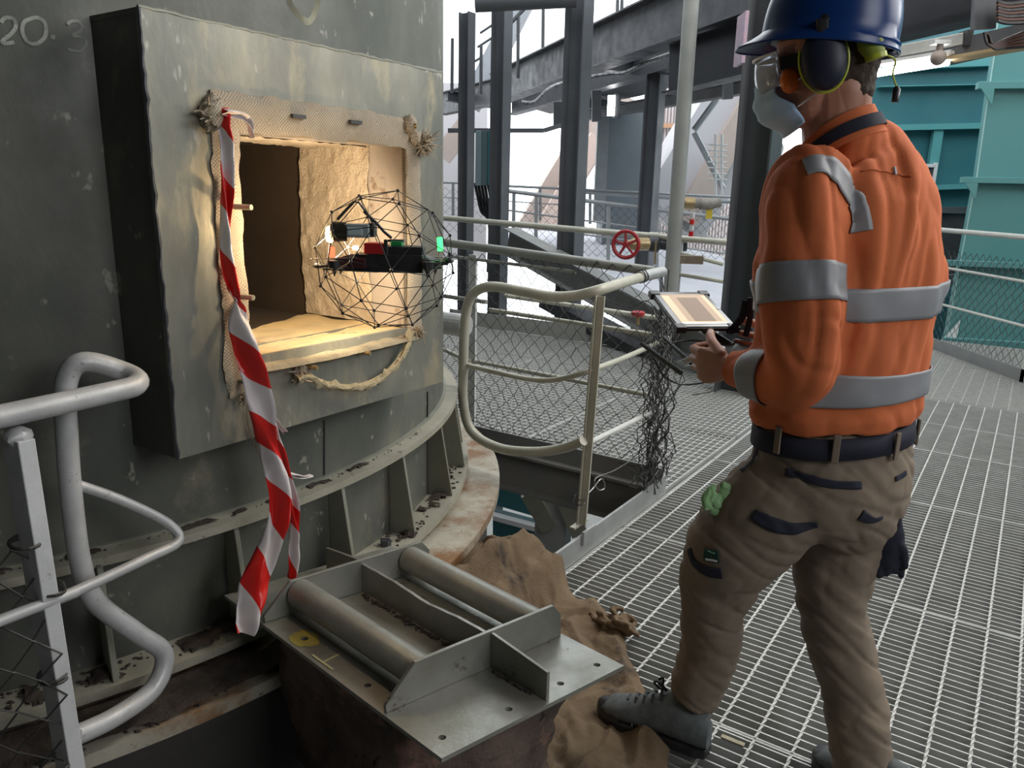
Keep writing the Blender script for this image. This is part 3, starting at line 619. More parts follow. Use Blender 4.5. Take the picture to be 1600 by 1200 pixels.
for pts, r_ in ((((690, 285), (760, 287)), .02), (((780, 290), (1180, 310)), .022), (((905, 300), (1180, 318)), .03), (((690, 308), (880, 320)), .01)):
    lineY(pts, 14, r_).build('rail', grl, t, smooth=True)
for x, y0, y1 in ((708, 286, 345), (844, 293, 345), (922, 300, 350), (1099, 308, 345)):
    mb = MB(); mb.bar(onY(x, y0, 14), onY(x, y1, 14), .05, .03, up=(0, 1, 0)); mb.build('post', grl, t)
q0 = onY(690, 340, 14); mb = MB(); chainlink(mb, lambda s, z: q0 + Vector((s, 0, z)), 1.0, -.25, .55, w=.07, r=.004, n=3)
prop(mb.build('wire_mesh', wire_m, t), kind='stuff')
# walkway deck and sloping stringer seen through the fences
lav = mat('sunlit_walkway_deck', (.50, .50, .54), (.44, .44, .48), 4, .7, 0, .2)
mb = MB(); pl = [onZ(700, 372, .5), onZ(790, 345, .5), onZ(930, 352, .5), onZ(1130, 420, .5), onZ(1130, 520, .5), onZ(990, 465, .5), onZ(800, 412, .5)]
pl = [onZ(772, 350, .45), onZ(870, 345, .45), onZ(1130, 400, .45), onZ(1150, 500, .45), onZ(1000, 470, .45), onZ(880, 420, .45), onZ(790, 372, .45)]
mb.prism(pl, (0, 0, -.06)); prop(mb.build('walkway_deck', lav), kind='structure')
mb = MB(); a, b = onY(795, 375, 8.8), onY(1135, 560, 6.2); mb.ibeam(a, b, .2, .28, .014); prop(mb.build('stair_stringer', mat('stringer_grey', (.24, .245, .24), (.30, .30, .285), 4, .6, .1, .1)), 'grey sloping steel stringer seen low behind the chain-link fence', 'beam')
mb = MB(); a, b = onY(860, 470, 8.4), onY(1120, 610, 6.4); mb.bar(a, b, .3, .12); prop(mb.build('dark_stringer', dk2), 'near-black sloping beam below the grey stringer', 'beam')
# ================================================================== COLUMNS AND UPPER STEELWORK
def column(label, xt, yt, xb, yb, Y, w_, d_, m_=colm, zb=None, H_=None, light=None):
    a = onY(xb, yb, Y); z0 = a.z if zb is None else zb; tp = onY(xt, yt, Y).z if H_ is None else H_
    bx, by = a.x, a.y; t = thing('steel_column', (bx, by, z0), label, 'column')
    d = Vector((bx, by, 0)).normalized(); s_ = U; n_ = V
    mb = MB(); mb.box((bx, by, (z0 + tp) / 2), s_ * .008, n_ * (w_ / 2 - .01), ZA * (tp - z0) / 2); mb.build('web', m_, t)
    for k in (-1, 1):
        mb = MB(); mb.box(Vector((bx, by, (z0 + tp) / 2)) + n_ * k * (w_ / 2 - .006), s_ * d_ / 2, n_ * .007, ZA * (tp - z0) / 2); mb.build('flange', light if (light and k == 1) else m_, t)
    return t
column('slim dark column nearest the vessel, teal cabinets on its right', 729, 20, 727, 430, 9.0, .13, .13, zb=-2.5)
column('second dark column from the vessel, right of the teal cabinets', 795, 8, 776, 520, 9.0, .17, .16, zb=-2.5, H_=5.2)
column('broad dark column in the middle, left of the red handwheel', 906, 0, 885, 535, 8.2, .21, .20, zb=-2.5, H_=5.2)
column('dark column with a bracket left of the tall pale pipe', 1018, 118, 1005, 440, 10.5, .20, .2, zb=-.5, H_=2.95)
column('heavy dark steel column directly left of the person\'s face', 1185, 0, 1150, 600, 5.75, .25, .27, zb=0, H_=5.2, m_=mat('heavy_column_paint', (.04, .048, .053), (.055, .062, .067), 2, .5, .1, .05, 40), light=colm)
mb = MB(); p0, p1 = onY(1087, 0, 6.6), onY(1040, 560, 6.6); x0, y0 = p1.x, p1.y
mb.tube([(x0, y0, -.3), (x0, y0, 5)], .062, 18); prop(mb.build('vertical_pipe', mat('pale_pipe_grey', (.34, .35, .33), (.42, .42, .39), 5, .5, .1, .06, c3=(.25, .25, .24), c3t=.68), smooth=True), 'tall pale grey vertical pipe between dark column and heavy column', 'pipe')
mb = MB(); p = onY(1067, 350, 6.55)
for k in range(4): mb.tube([p + ZA * (.05 * k - .1) + Vector((.075, 0, 0)), p + ZA * (.05 * k - .06) + Vector((.075, 0, 0))], .02, 8, mi=k % 2)
prop(mb.build('tape_scrap', [mat('tape_red', (.70, .02, .02), None, rough=.3, bump=0), mat('tape_white', (.78, .74, .74), None, rough=.3, bump=0)]), 'red and white tape tied on the tall pale pipe', 'tape')
# teal junction cabinets hanging behind the second column, with cables
t = thing('cable_cabinet', onY(765, 290, 9.6), 'narrow teal cabinets with black cables hanging below them', 'cabinet')
for x0, x1, m_ in ((744, 752, 'pale_teal_a'), (753, 761, 'pale_teal_b'), (763, 775, None)):
    a, b = onY(x0, 205, 9.6), onY(x1, 290, 9.6); mm = teal if m_ is None else mat(m_, (.22, .30, .32) if m_.endswith('a') else (.10, .15, .15), None, bump=0)
    mb = MB(); mb.box((a + b) / 2, Vector(((b.x - a.x) / 2, 0, 0)), (0, .12, 0), ZA * (a.z - b.z) / 2); mb.build('cabinet_box', mm, t, bevel=.004)
for k in range(7):
    mb = MB(); x = 742 + k * 5; mb.tube(spline([onY(x, 286, 9.6), onY(x + 4, 305 + k, 9.6), onY(x + 10 - k, 330, 9.6), onY(764 + k, 350, 9.6), onY(762 + k, 425, 9.4)], 6), .018, 6); mb.build('cable', blk, t, smooth=True)
mb = MB(); mb.bar(onY(700, 204, 9.7), onY(850, 204, 9.7), .05, .05); mb.bar(onY(850, 204, 9.7), onY(895, 190, 9.7), .05, .05); prop(mb.build('support_bar', colm), 'thin grey support bar above the teal cabinets', 'beam')
# upper walkway steelwork
beams = [((814, 147), (1160, 30), 3.0, .42, .22, 'deep dark edge beam of the upper walkway'), ((820, 172), (1140, 80), 3.0, .30, .18, 'second dark beam under the upper walkway'), ((690, 178), (760, 160), 3.0, .40, .2, 'dark beam end beside the vessel at upper walkway level'), ((740, 190), (900, 130), 3.0, .3, .16, 'dark beam between the first and the broad column')]
def upbeam(p0, p1, z, h, w_, label, m_=dk):
    a, b = onZ(*p0, z), onZ(*p1, z); mb = MB(); mb.ibeam(a + ZA * h / 2, b + ZA * h / 2, w_, h, .02); return prop(mb.build('upper_beam', m_), label, 'beam')
upbeam((775, 163), (1200, 16), 2.95, .5, .26, 'deep dark edge beam of the upper walkway above the red handwheel', mat('upper_beam_grey', (.035, .037, .043), (.05, .052, .06), 3, .5, .2, .05))
upbeam((800, 180), (1160, 78), 2.95, .34, .2, 'second dark beam under the upper walkway')
upbeam((905, 190), (1170, 146), 2.75, .17, .14, 'thin low dark beam bracketed under the upper walkway')
upbeam((690, 180), (790, 160), 2.95, .42, .2, 'dark beam end beside the vessel at upper walkway level')
mb = MB(); pl = [onZ(790, 158, 3.3), onZ(890, 125, 3.3), onZ(1180, 20, 3.3), onZ(1180, 100, 3.3), onZ(1000, 150, 3.3), onZ(860, 178, 3.3)]; mb.prism(pl, (0, 0, .05)); prop(mb.build('upper_walkway_deck', dk2), kind='structure')
for (x0, y0, x1, y1, lb) in ((918, 97, 1160, 116, 'long dark cross beam running right behind the tall pale pipe'), (880, 158, 1010, 170, 'dark cross beam between broad column and bracket column'), (905, 168, 1000, 190, 'lowest short cross beam above the grey hopper'), (700, 150, 790, 165, 'dark cross beam between the slim and second columns')):
    a = onZ(x0, y0, 3.15); b = onZ(x1, y1, 3.15); mb = MB(); mb.ibeam(a, b, .12, .18, .012); prop(mb.build('cross_beam', dk), lb, 'beam', 'cross beams under the upper walkway')
for x, y0, y1, lb in ((932, 142, 190, 'dark steel hanger with a hole right of the broad middle column'), (1137, 70, 155, 'long dark hanger just left of the heavy column'), (872, 160, 200, 'small dark hanger at the left edge of the broad middle column')):
    a = onY(x, y0, 10.5); b = onY(x, y1, 10.5); mb = MB(); mb.bar(a, b, .12, .08, up=(0, 1, 0)); prop(mb.build('hanger', dk), lb, 'bracket', 'steel hangers under the upper walkway')
# upper handrail posts, mesh and conduit
t = thing('pipe_railing', onY(820, 100, 12.5), 'thin dark railing posts of the upper walkway against the white sky', 'railing')
for x, y0, y1 in ((707, 60, 145), (752, 70, 148), (810, 22, 122), (849, 0, 102), (965, 0, 38), (972, 0, 36)):
    mb = MB(); mb.tube([onY(x, y0, 12.4), onY(x - 1, y1, 12.4)], .026, 6); mb.build('post', dk, t)
mb = MB(); mb.tube([onY(775, 60, 12.4), onY(860, -30, 12.4)], .03, 6); mb.build('rail', dk, t)
mb = MB(); mb.tube(spline([onY(815, 160, 9.5), onY(835, 160, 9.5), onY(860, 138, 9.5), onY(890, 128, 9.5), onY(948, 116, 9.3), onY(975, 114, 9.2), onY(1010, 98, 9.1), onY(1065, 78, 9), onY(1095, 62, 9), onY(1150, 55, 8.8)], 6), .024, 8); prop(mb.build('foil_conduit', mat('foil_conduit', (.35, .35, .36), (.08, .08, .08), 30, .35, .6, .6, 60), smooth=True), 'crinkled dark foil-wrapped conduit slung under the upper beams', 'conduit')
mb = MB(); mb.tube([onY(742, 4, 8), onY(900, -4, 8)], .09, 14); prop(mb.build('overhead_pipe', colm, smooth=True), 'grey overhead pipe end at the top edge left of centre', 'pipe')
mb = MB(); a = onY(975, -25, 9.4); q = onY(1040, -25, 9.4); chainlink(mb, lambda s, z: a + Vector((s, -s * .3, z + s * .16)), 1.6, -.28, .3, w=.07, r=.005, n=3); prop(mb.build('upper_wire_mesh', wire_m), 'dark wire mesh panel above the upper beam', 'mesh')
# sign edge on the heavy column
mb = MB(); p = onY(1158, 62, 5.6); mb.box(p, (.012, 0, 0), (0, .1, 0), ZA * .16); prop(mb.build('sign_edge', mat('lilac_sign', (.36, .28, .38), (.45, .3, .36), 12, .5, 0, 0)), 'lilac and red sign seen edge-on on the heavy column', 'sign')
# ================================================================== OUTSIDE, BEYOND THE PLATFORM
conc = mat('pinkish_gallery', (.42, .33, .29), (.48, .40, .36), .7, .8, 0, .05, 5); lite = mat('pale_cladding', (.46, .44, .46), (.52, .49, .50), .5, .7, 0, .05)
def gallery(label, a, b, w_, h_, m_, name='conveyor_gallery', cat='gallery'):
    mb = MB(); mb.bar(a, b, w_, h_); return prop(mb.build(name, m_), label, cat)
gallery('pinkish inclined conveyor gallery rising between the broad columns', onY(820, 380, 24), onY(960, 150, 24), 2.4, 1.0, conc)
gallery('pale brown inclined gallery low between the second and broad columns', onY(845, 365, 22), onY(935, 215, 22), .6, .5, mat('pale_brown_gallery', (.55, .42, .36), None, bump=0))  # plain pale brown, one even colour
gallery('large pale inclined chute beside the heavy column', onY(1035, 345, 18), onY(1180, 110, 18), 2.0, 1.6, lite, 'inclined_chute', 'chute')
gallery('brownish edge girder of the large pale chute', onY(1068, 345, 17), onY(1185, 140, 17), .5, .5, conc, 'chute_girder', 'beam')
mb = MB(); a = onY(1005, 330, 26); b = onY(1150, 330, 26); n_ = 30
for k in range(n_):
    x = a.x + (b.x - a.x) * k / n_; w_ = (b.x - a.x) / n_; mb.box((x + w_ * .25, 26, 3.0), (w_ * .25, 0, 0), (0, .04, 0), (0, 0, 5.5)); mb.box((x + w_ * .75, 26.06, 3.0), (w_ * .25, 0, 0), (0, .04, 0), (0, 0, 5.5))
prop(mb.build('corrugated_building', mat('pink_corrugated', (.47, .42, .42), (.52, .46, .45), .5, .7, 0, .02)), 'pale corrugated building wall right of the dark bracket column', 'building')
mb = MB(); mb.box(onY(1075, 197, 25.8), (2.2, 0, 0), (0, .06, 0), ZA * .07); prop(mb.build('rusty_girt', mat('rusty_girt', (.45, .25, .15), None)), 'rusty horizontal rail across the corrugated wall', 'beam')
mb = MB(); a, b = onY(950, 175, 16), onY(1002, 330, 16); mb.box(((a.x + b.x) / 2, 16.6, (a.z + b.z) / 2 - 1), ((b.x - a.x) / 2, 0, 0), (0, .6, 0), (0, 0, (a.z - b.z) / 2 + 1)); prop(mb.build('grey_hopper', mat('hopper_grey', (.17, .19, .21), (.20, .22, .235), 1, .6, 0, .02)), 'plain grey hopper wall left of the dark bracket column', 'hopper')
mb = MB(); mb.bar(onY(943, 180, 15.5), onY(935, 345, 15.5), .22, .2, up=(0, 1, 0)); prop(mb.build('grey_post', grl), 'grey outdoor post left of the grey hopper', 'post')
mb = MB(); a = onY(690, 350, 20); b = onY(735, 190, 20); mb.box((a.x + .2, 21, (a.z + b.z) / 2), (.9, 0, 0), (0, .5, 0), (0, 0, 2.2)); prop(mb.build('pale_tank', lite), 'pale tank wall beyond the slim column by the vessel', 'tank')
gallery('curved brown brace beside the slim column', onY(690, 245, 19), onY(730, 195, 19), .4, .45, conc, 'brown_brace', 'beam')
t = thing('outdoor_stair', onY(770, 100, 16), 'meshed grey stair rising left of the second column against the sky', 'stair')
mb = MB(); mb.bar(onY(735, 165, 16), onY(830, -20, 16), .9, .35); mb.build('stringer', mat('stair_grey', (.36, .37, .40), (.30, .31, .34), 3, .6, 0, .2), t)
for k in range(4):
    mb = MB(); mb.tube([onY(738 + k * 4, 118 - k * 22, 15.7), onY(780, 92 - k * 20, 15.7)], .025, 5); mb.build('rail', dk, t)
for x0, y0, x1, y1, lb in ((1085, 207, 1130, 295, 'thin brace slanting down right in front of the pale chute'), (1085, 203, 1120, 155, 'thin brace slanting up right in front of the pale chute')):
    mb = MB(); mb.tube([onY(x0, y0, 13), onY(x1, y1, 13)], .05, 6); prop(mb.build('tie_rod', grl), lb, 'brace', 'slanted braces before the pale chute')
# ladder-like white rails by the heavy column
t = thing('white_ladder', onY(1125, 250, 12), 'small white ladder and rails just left of the heavy column', 'ladder')
for x in (1118, 1128):
    mb = MB(); mb.tube([onY(x, 210, 12), onY(x, 305, 12)], .02, 6); mb.build('stile', white_p, t)
for k in range(7):
    mb = MB(); mb.tube([onY(1106, 280 - k * 9, 12), onY(1136, 281 - k * 9, 12)], .012, 5); mb.build('rung', white_p, t)
# lamp spots under the upper walkway
for x, y, lab in ((955, 165, 'bright work lamp glowing on the grey hopper'), (884, 0, None)):
    if lab:
        t = thing('work_lamp', onY(x, y, 12), lab, 'lamp'); mb = MB(); mb.box(onY(x, y, 12), (.05, 0, 0), (0, .04, 0), (0, 0, .14)); mb.build('lamp_tube', glow('lamp_glow', (1, 1, 1), 12), t)
        mb = MB(); mb.box(onY(x, y, 12) + Vector((.09, .05, 0)), (.05, 0, 0), (0, .04, 0), (0, 0, .17)); mb.build('lamp_housing', dk, t)
# clutter seen between the heavy column and the mask
t = thing('hanging_hoses', onY(1215, 280, 7.5), 'tangle of dark hoses and fittings behind the mask and chest', 'hoses')
mb = MB(); mb.bar(onY(1192, 210, 7.6), onY(1187, 320, 7.6), .07, .05, up=(0, 1, 0)); mb.build('upright', dk2, t)
for k in range(9):
    mb = MB(); pts = [onY(1196 + random.uniform(-8, 30), 205 + i * 24 + random.uniform(-6, 6), 7.5 + random.uniform(-.1, .1)) for i in range(5)]; mb.tube(spline(pts, 5), .012, 6); mb.build('hose', blk if k % 3 else galv, t, smooth=True)
# lower storey seen through the opening
t = thing('lower_column', onU(857, 800, 5.0), 'grey lower-storey column with diagonal braces seen through the floor opening', 'column')
mb = MB(); mb.ibeam(onY(862, 772, 5.2), onY(856, 905, 5.2), .22, .2, .012, up=(0, 1, 0)); mb.build('shaft', galv_d, t)
mb = MB(); mb.bar(onY(826, 770, 5.1), onY(858, 825, 5.1), .12, .05, up=(0, 1, 0)); mb.build('brace', ring_m, t)
mb = MB(); mb.bar(onY(882, 780, 5.1), onY(906, 835, 5.1), .12, .05, up=(0, 1, 0)); mb.build('brace', ring_m, t)
mb = MB(); a, b = onY(780, 770, 7), onY(880, 800, 7)
mb.prism([onY(770, 755, 7), onY(870, 775, 7), onY(870, 817, 7), onY(770, 788, 7)], (0, .3, 0)); prop(mb.build('teal_beam', teal), 'upper teal beam on the storey below, seen through the opening', 'beam')
mb = MB(); mb.prism([onY(770, 812, 7), onY(880, 842, 7), onY(890, 1000, 7), onY(770, 1000, 7)], (0, .3, 0)); prop(mb.build('teal_sheet', teal), 'lower teal sheet on the storey below, seen through the opening', 'sheet')
mb = MB(); mb.prism([onY(770, 806, 6.9), onY(880, 835, 6.9), onY(880, 843, 6.9), onY(770, 813, 6.9)], (0, .1, 0)); prop(mb.build('daylight_strip', white_p), 'white strip standing in for daylight above the lower teal panel', 'strip')  # bright outdoors below, put in as a white-painted strip
# ================================================================== TEAL MACHINE AND LAMP, RIGHT SIDE
t = thing('teal_column', (4.9, 7.6, -.2), 'big teal tapered steel casing right of the person behind the fence', 'machine casing')
def rect_prism(pts, d, m_, nm, par): mb = MB(); mb.prism(pts, d); return mb.build(nm, m_, par, bevel=.004)
XT = 4.78
A0 = Vector((4.72, 8.3, 0)); TE = Vector((.97, -.24, 0)).normalized(); TN = Vector((-TE.y, TE.x, 0)); TN = TN if TN.y > 0 else -TN
def onT(x, y, off=0.0): d = ray(x, y); return CP + d * (((A0 - TN * off) - CP).dot(TN) / d.dot(TN))
el = [onT(1478, 528), onT(1500, 410), onT(1526, 275), onT(1545, 140), onT(1553, 88), onT(1566, -40)]
rect_prism(el + [onT(1566, -40) + TE * 2.6, onT(1478, 528) + TE * 2.8], TN * .12, teal_l, 'casing', t)
for xr, yr, hh_ in ((1529, 133, .07), (1504, 281, .06), (1480, 411, .06), (1474, 535, .10)):
    a = onT(xr, yr, .10); mb = MB(); mb.box(a + TE * 1.3 + TN * .05, TE * 1.3, TN * .05, ZA * hh_ / 2); mb.build('rib', teal_l, t, bevel=.004)
    if yr < 400: mb = MB(); b_ = a + TE * .13 - ZA * .03; mb.prism([b_ - TE * .10, b_ + TE * .02, b_ + TE * .02 - ZA * .16], TN * .02); mb.build('stiffener', teal_l, t)
mb = MB(); mb.tube([p - TN * .004 for p in el], .008, 6); mb.build('weld_edge', mat('teal_edge', (.35, .55, .53), None, bump=0), t)
mb = MB(); q = onX(1473, 530, XT - .08); mb.prism([q, q + Vector((.12, -.02, 0)), q + Vector((.14, 0, .22))], (0, -.03, 0)); mb.build('foot_lug', white_p, t)
t = thing('teal_housing', (4.6, 10.2, 0), 'darker teal ribbed machine housing behind the shoulder', 'machine casing')
YB = 10.3
def q10(x, y): return onY(x, y, YB)
mb = MB(); a, b = q10(1310, 520), q10(1600, -30); mb.box(((a.x + b.x) / 2 + .95, YB + .6, 2), ((b.x - a.x) / 2 + 1, 0, 0), (0, .6, 0), (0, 0, 3.2)); mb.build('casing', teal, t)
for (x0, y0, x1, y1, th) in ((1365, 201, 1545, 197, .07), (1400, 295, 1540, 290, .06), (1370, 137, 1550, 133, .01), (1370, 105, 1550, 98, .10)):
    mb = MB(); mb.bar(q10(x0, y0) - Vector((0, .06, 0)), q10(x1, y1) - Vector((0, .06, 0)), .12, th); mb.build('rib', mat('teal_paint_mid', (.10, .34, .35), None, bump=0, rough=.5), t)
for (x0, y0, x1, y1) in ((1393, 203, 1388, 260), (1462, 200, 1448, 292)):
    mb = MB(); mb.bar(q10(x0, y0) - Vector((0, .06, 0)), q10(x1, y1) - Vector((0, .06, 0)), .07, .12, up=(1, 0, 0)); mb.build('rib', mat('teal_paint_mid', (0, 0, 0)), t)
# small framed dark window panel and pipes low behind the fence
t = thing('panel_frame', q10(1435, 280), 'small white-framed dark panel on the teal housing behind the shoulder', 'panel')
mb = MB(); mb.box(q10(1433, 287) - Vector((0, .1, 0)), (.13, 0, 0), (0, .02, 0), (0, 0, .23)); mb.build('dark_panel', dk2, t)
for sx in (-1, 1):
    mb = MB(); mb.box(q10(1433, 287) + Vector((sx * .14, -.12, 0)), (.02, 0, 0), (0, .02, 0), (0, 0, .26)); mb.build('frame', white_p, t)
mb = MB(); mb.box(q10(1433, 259) + Vector((0, -.12, 0)), (.16, 0, 0), (0, .02, 0), (0, 0, .02)); mb.build('frame', white_p, t)
mb = MB(); mb.bar(onY(1395, 328, 9.7), onY(1530, 328, 9.7), .08, .07); mb.build('machine_pipe', colm, t); mb = MB(); mb.bar(onY(1395, 440, 9.6), onY(1500, 436, 9.6), .15, .12); mb.build('machine_pipe', colm, t)
mb = MB(); mb.box(onY(1440, 385, 9.9), (.45, 0, 0), (0, .2, 0), (0, 0, .42)); prop(mb.build('dark_block', dk2), 'dark machinery block low behind the fence beside the back', 'machinery')  # solid near-black box in front of the housing
# beam and lit cable tray overhead at right
mb = MB(); a, b = onY(1330, 78, 6.4), onY(1532, 30, 5.6); d_ = (b - a).normalized(); mb.ibeam(a - d_ * 2 + ZA * .22, b + ZA * .22 + d_ * .6, .2, .46, .016); prop(mb.build('upper_beam', mat('upper_beam_grey', (0, 0, 0))), 'dark overhead beam behind the helmet at the upper right', 'beam')
mb = MB(); a, b = onY(1330, 22, 6.0), onY(1560, -30, 5.2); mb.ibeam(a + ZA * .15, b + ZA * .15, .2, .2, .016); prop(mb.build('upper_beam', colm), 'uppermost grey beam edge above the helmet, upper right', 'beam')
t = thing('batten_lamp', onY(1430, 95, 5.4), 'fluorescent batten lamp glowing white behind the head', 'lamp')
a, b = onY(1345, 118, 5.6), onY(1482, 96, 5.2); mb = MB(); mb.tube([a, b], .026, 12); mb.build('lamp_tube', glow('tube_glow', (1, .99, .95), 22), t, smooth=True)
a2, b2 = onY(1350, 92, 5.6), onY(1508, 62, 5.2); mb = MB(); mb.bar(a2, b2, .10, .07); mb.build('housing', galv_d, t, bevel=.004)
mb = MB(); mb.box(onY(1508, 61, 5.18), (.02, 0, 0), (0, .05, 0), (0, 0, .045)); mb.build('end_cap', blk, t)
a3, b3 = onY(1350, 104, 5.58), onY(1490, 82, 5.18); mb = MB(); mb.bar(a3, b3, .12, .02); mb.build('reflector', white_p, t)
mb = MB(); c = onY(1466, 90, 5.05); mb.ball(c, .046, 14, 10); mb.tube([c + ZA * .03, c + ZA * .075], .02, 10); mb.build('ball_mount', mat('dusty_ball', (.34, .28, .25), (.4, .34, .3), 20, .7, 0, .1), t, smooth=True)
mb = MB(); mb.box(c + ZA * .085, (.05, 0, 0), (0, .03, 0), (0, 0, .012)); mb.build('mount_plate', galv, t)
t = thing('cable_tray', onY(1560, 70, 5.2), 'grey cable tray with hanging brown cables at the upper right corner', 'cable tray')
mb = MB(); mb.bar(onY(1480, 84, 5.3), onY(1640, 48, 4.9), .16, .12); mb.build('tray', colm, t)
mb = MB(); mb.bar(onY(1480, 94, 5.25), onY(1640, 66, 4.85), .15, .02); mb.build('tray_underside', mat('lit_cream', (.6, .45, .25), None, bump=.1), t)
mb = MB(); mb.prism([onY(1524, -20, 4.9), onY(1560, -20, 4.9), onY(1556, 44, 4.9), onY(1520, 46, 4.9)], (0, .03, 0)); mb.build('hanger_plate', colm, t)
for k in range(9):
    mb = MB(); mb.tube(spline([onY(1538 + k, 50 + k, 4.85), onY(1545 + k, 70 + k * .6, 4.85), onY(1570, 66 + k * 1.6 - 4, 4.85), onY(1605, 54 + k * 3 - 6, 4.8), onY(1640, 46 + k * 4 - 10, 4.8)], 6), .010, 6); mb.build('cable', mat('brown_cable', (.12, .05, .035), None, bump=0, rough=.5) if k % 2 else blk, t, smooth=True)
for k in range(7):
    mb = MB(); mb.tube(spline([onY(1558, 2 + k * 5, 4.8), onY(1580, 6 + k * 5, 4.8), onY(1640, -4 + k * 6, 4.8)], 5), .012, 6); mb.build('cable', mat('brown_cable', (0, 0, 0)) if k % 2 else blk, t, smooth=True)
# ================================================================== HATCH COVER ON THE WALKWAY EDGE
PZ = .40; PK = (CAM_H - PZ) / (CAM_H - .30)
pL, pF, pR = onZ(350, 930, PZ), onZ(690, 1185, PZ), onZ(975, 1040, PZ)
ea = (pF - pL).normalized(); eb = (pR - pF).normalized()
ea, eb = ea * PK, eb * PK; AL, BL = (pF - pL).length / PK, (pR - pF).length / PK
def Q(a, b, z): return pL + ea * a + eb * b + ZA * (z - PZ)
cover = thing('hatch_cover', Q(AL / 2, BL / 2, 0), 'heavy steel hatch cover lying on its sooty plug, ribs and tubes upward', 'hatch cover')
def qbox(mb, a0, a1, b0, b1, z0, z1): return mb.hexa([Q(a0, b0, z0), Q(a1, b0, z0), Q(a1, b1, z0), Q(a0, b1, z0), Q(a0, b0, z1), Q(a1, b0, z1), Q(a1, b1, z1), Q(a0, b1, z1)])
# base plate with drilled bolt holes
holes = [(.351, .042), (.627, .040), (.888, .044), (.900, .216), (.900, .375), (.898, .500), (.09, .06), (.09, .3), (.351, .50), (.627, .50)]
bm = bmesh.new(); hr = .0085
xs = sorted(set([0, AL] + [h[0] + k * .02 for h in holes for k in (-1, 1)])); ys = sorted(set([0, BL] + [h[1] + k * .02 for h in holes for k in (-1, 1)]))
def clean(L): 
    o = [L[0]]
    for q in L[1:]:
        if q - o[-1] > 1e-4: o.append(q)
    return o
mb = MB()
# simple approach: each hole gets a square collar with a ring of faces, the rest is filled by strips
def collar(cx, cy, s_):
    n = 16; k0 = len(mb.v); top = []
    for j in range(n):
        a = 2 * math.pi * (j + .5) / n; c_, s2 = math.cos(a), math.sin(a); m_ = max(abs(c_), abs(s2))
        for z in (PZ, PZ - .010):
            mb.v.append(Q(cx + s_ * c_ / m_, cy + s_ * s2 / m_, z)); mb.v.append(Q(cx + hr * c_, cy + hr * s2, z))
    for j in range(n):
        a = k0 + 4 * j; b = k0 + 4 * ((j + 1) % n)
        mb.f += [(a, b, b + 1, a + 1), (a + 2, a + 3, b + 3, b + 2), (a + 1, b + 1, b + 3, a + 3)]; mb.mi += [0, 0, 0]
    for dx, dy in ((1, 1), (-1, 1), (-1, -1), (1, -1)):   # corner triangles of the square collar
        js = [j for j in range(n)]
        def side(j): a = 2 * math.pi * (j + .5) / n; return (math.cos(a), math.sin(a))
        best = sorted(js, key=lambda j: -(side(j)[0] * dx + side(j)[1] * dy))[:2]
        k1 = len(mb.v)
        for z in (PZ, PZ - .010): mb.v.append(Q(cx + s_ * dx, cy + s_ * dy, z))
        mb.f += [(k1, k0 + 4 * best[0], k0 + 4 * best[1]), (k1 + 1, k0 + 4 * best[1] + 2, k0 + 4 * best[0] + 2)]; mb.mi += [0, 0]
S_ = .018
rows = {}
for h in holes: rows.setdefault(round(h[0], 3), []).append(h)
aset = [0] + sorted(rows) + [AL]; edges = [0.0]
segs = []; last = 0.0
groups_a = []; ra = sorted(rows)
i = 0
while i < len(ra):
    g = [ra[i]]
    while i + 1 < len(ra) and ra[i + 1] - ra[i] < 2 * S_ + .001: i += 1; g.append(ra[i])
    groups_a.append(g); i += 1
for g in groups_a:
    a0, a1 = g[0] - S_, g[-1] + S_
    if a0 > last: qbox(mb, last, a0, 0, BL, PZ - .010, PZ)
    hs = sorted([h for k in g for h in rows[k]], key=lambda h: h[1]); lb = 0.0
    for h in hs:
        qbox(mb, a0, a1, lb, h[1] - S_, PZ - .010, PZ); collar(h[0], h[1], S_)
        if h[0] - S_ > a0 + 1e-4: qbox(mb, a0, h[0] - S_, h[1] - S_, h[1] + S_, PZ - .010, PZ)
        if h[0] + S_ < a1 - 1e-4: qbox(mb, h[0] + S_, a1, h[1] - S_, h[1] + S_, PZ - .010, PZ)
        lb = h[1] + S_
    qbox(mb, a0, a1, lb, BL, PZ - .010, PZ); last = a1
qbox(mb, last, AL, 0, BL, PZ - .010, PZ)
mb.build('base_plate', plate_m, cover)
bm.free()
UA0, UA1 = .205, .735; hh = .092
def upright(a):
    mb = MB(); poly = [Q(a, .008, PZ), Q(a, BL - .01, PZ), Q(a, BL - .012, PZ + .06), Q(a, BL - .04, PZ + hh), Q(a, .085, PZ + hh), Q(a, .006, PZ + .018)]
    mb.prism(poly, ea * .010); mb.build('upright_plate', plate_m, cover, bevel=.0015)
upright(UA0); upright(UA1)
for b in (.110, BL - .085):
    mb = MB(); mb.tube([Q(UA0 + .010, b, PZ + .052), Q(UA1, b, PZ + .052)], .036, 24); mb.build('tube', tube_m, cover, smooth=True)
mb = MB(); n_ = 14; top = [Q(UA0 + .01 + (UA1 - UA0 - .01) * k / n_, .300, PZ + .080 - (.009 * math.exp(-((k / n_ - .55) / .16) ** 2)) + random.uniform(-.001, .001)) for k in range(n_ + 1)]
mb.prism([Q(UA0 + .01, .300, PZ), Q(UA1, .300, PZ)] + top[::-1], eb * .009); mb.build('centre_rib', plate_m, cover)
for a0, a1 in ((UA1 + .010, AL - .012), (UA0, .03)):
    mb = MB(); mb.prism([Q(a0, .300, PZ), Q(a1, .300, PZ), Q(a1, .300, PZ + .068), Q(a0, .300, PZ + .088)], eb * .009); mb.build('stiffener', plate_m, cover, bevel=.001)
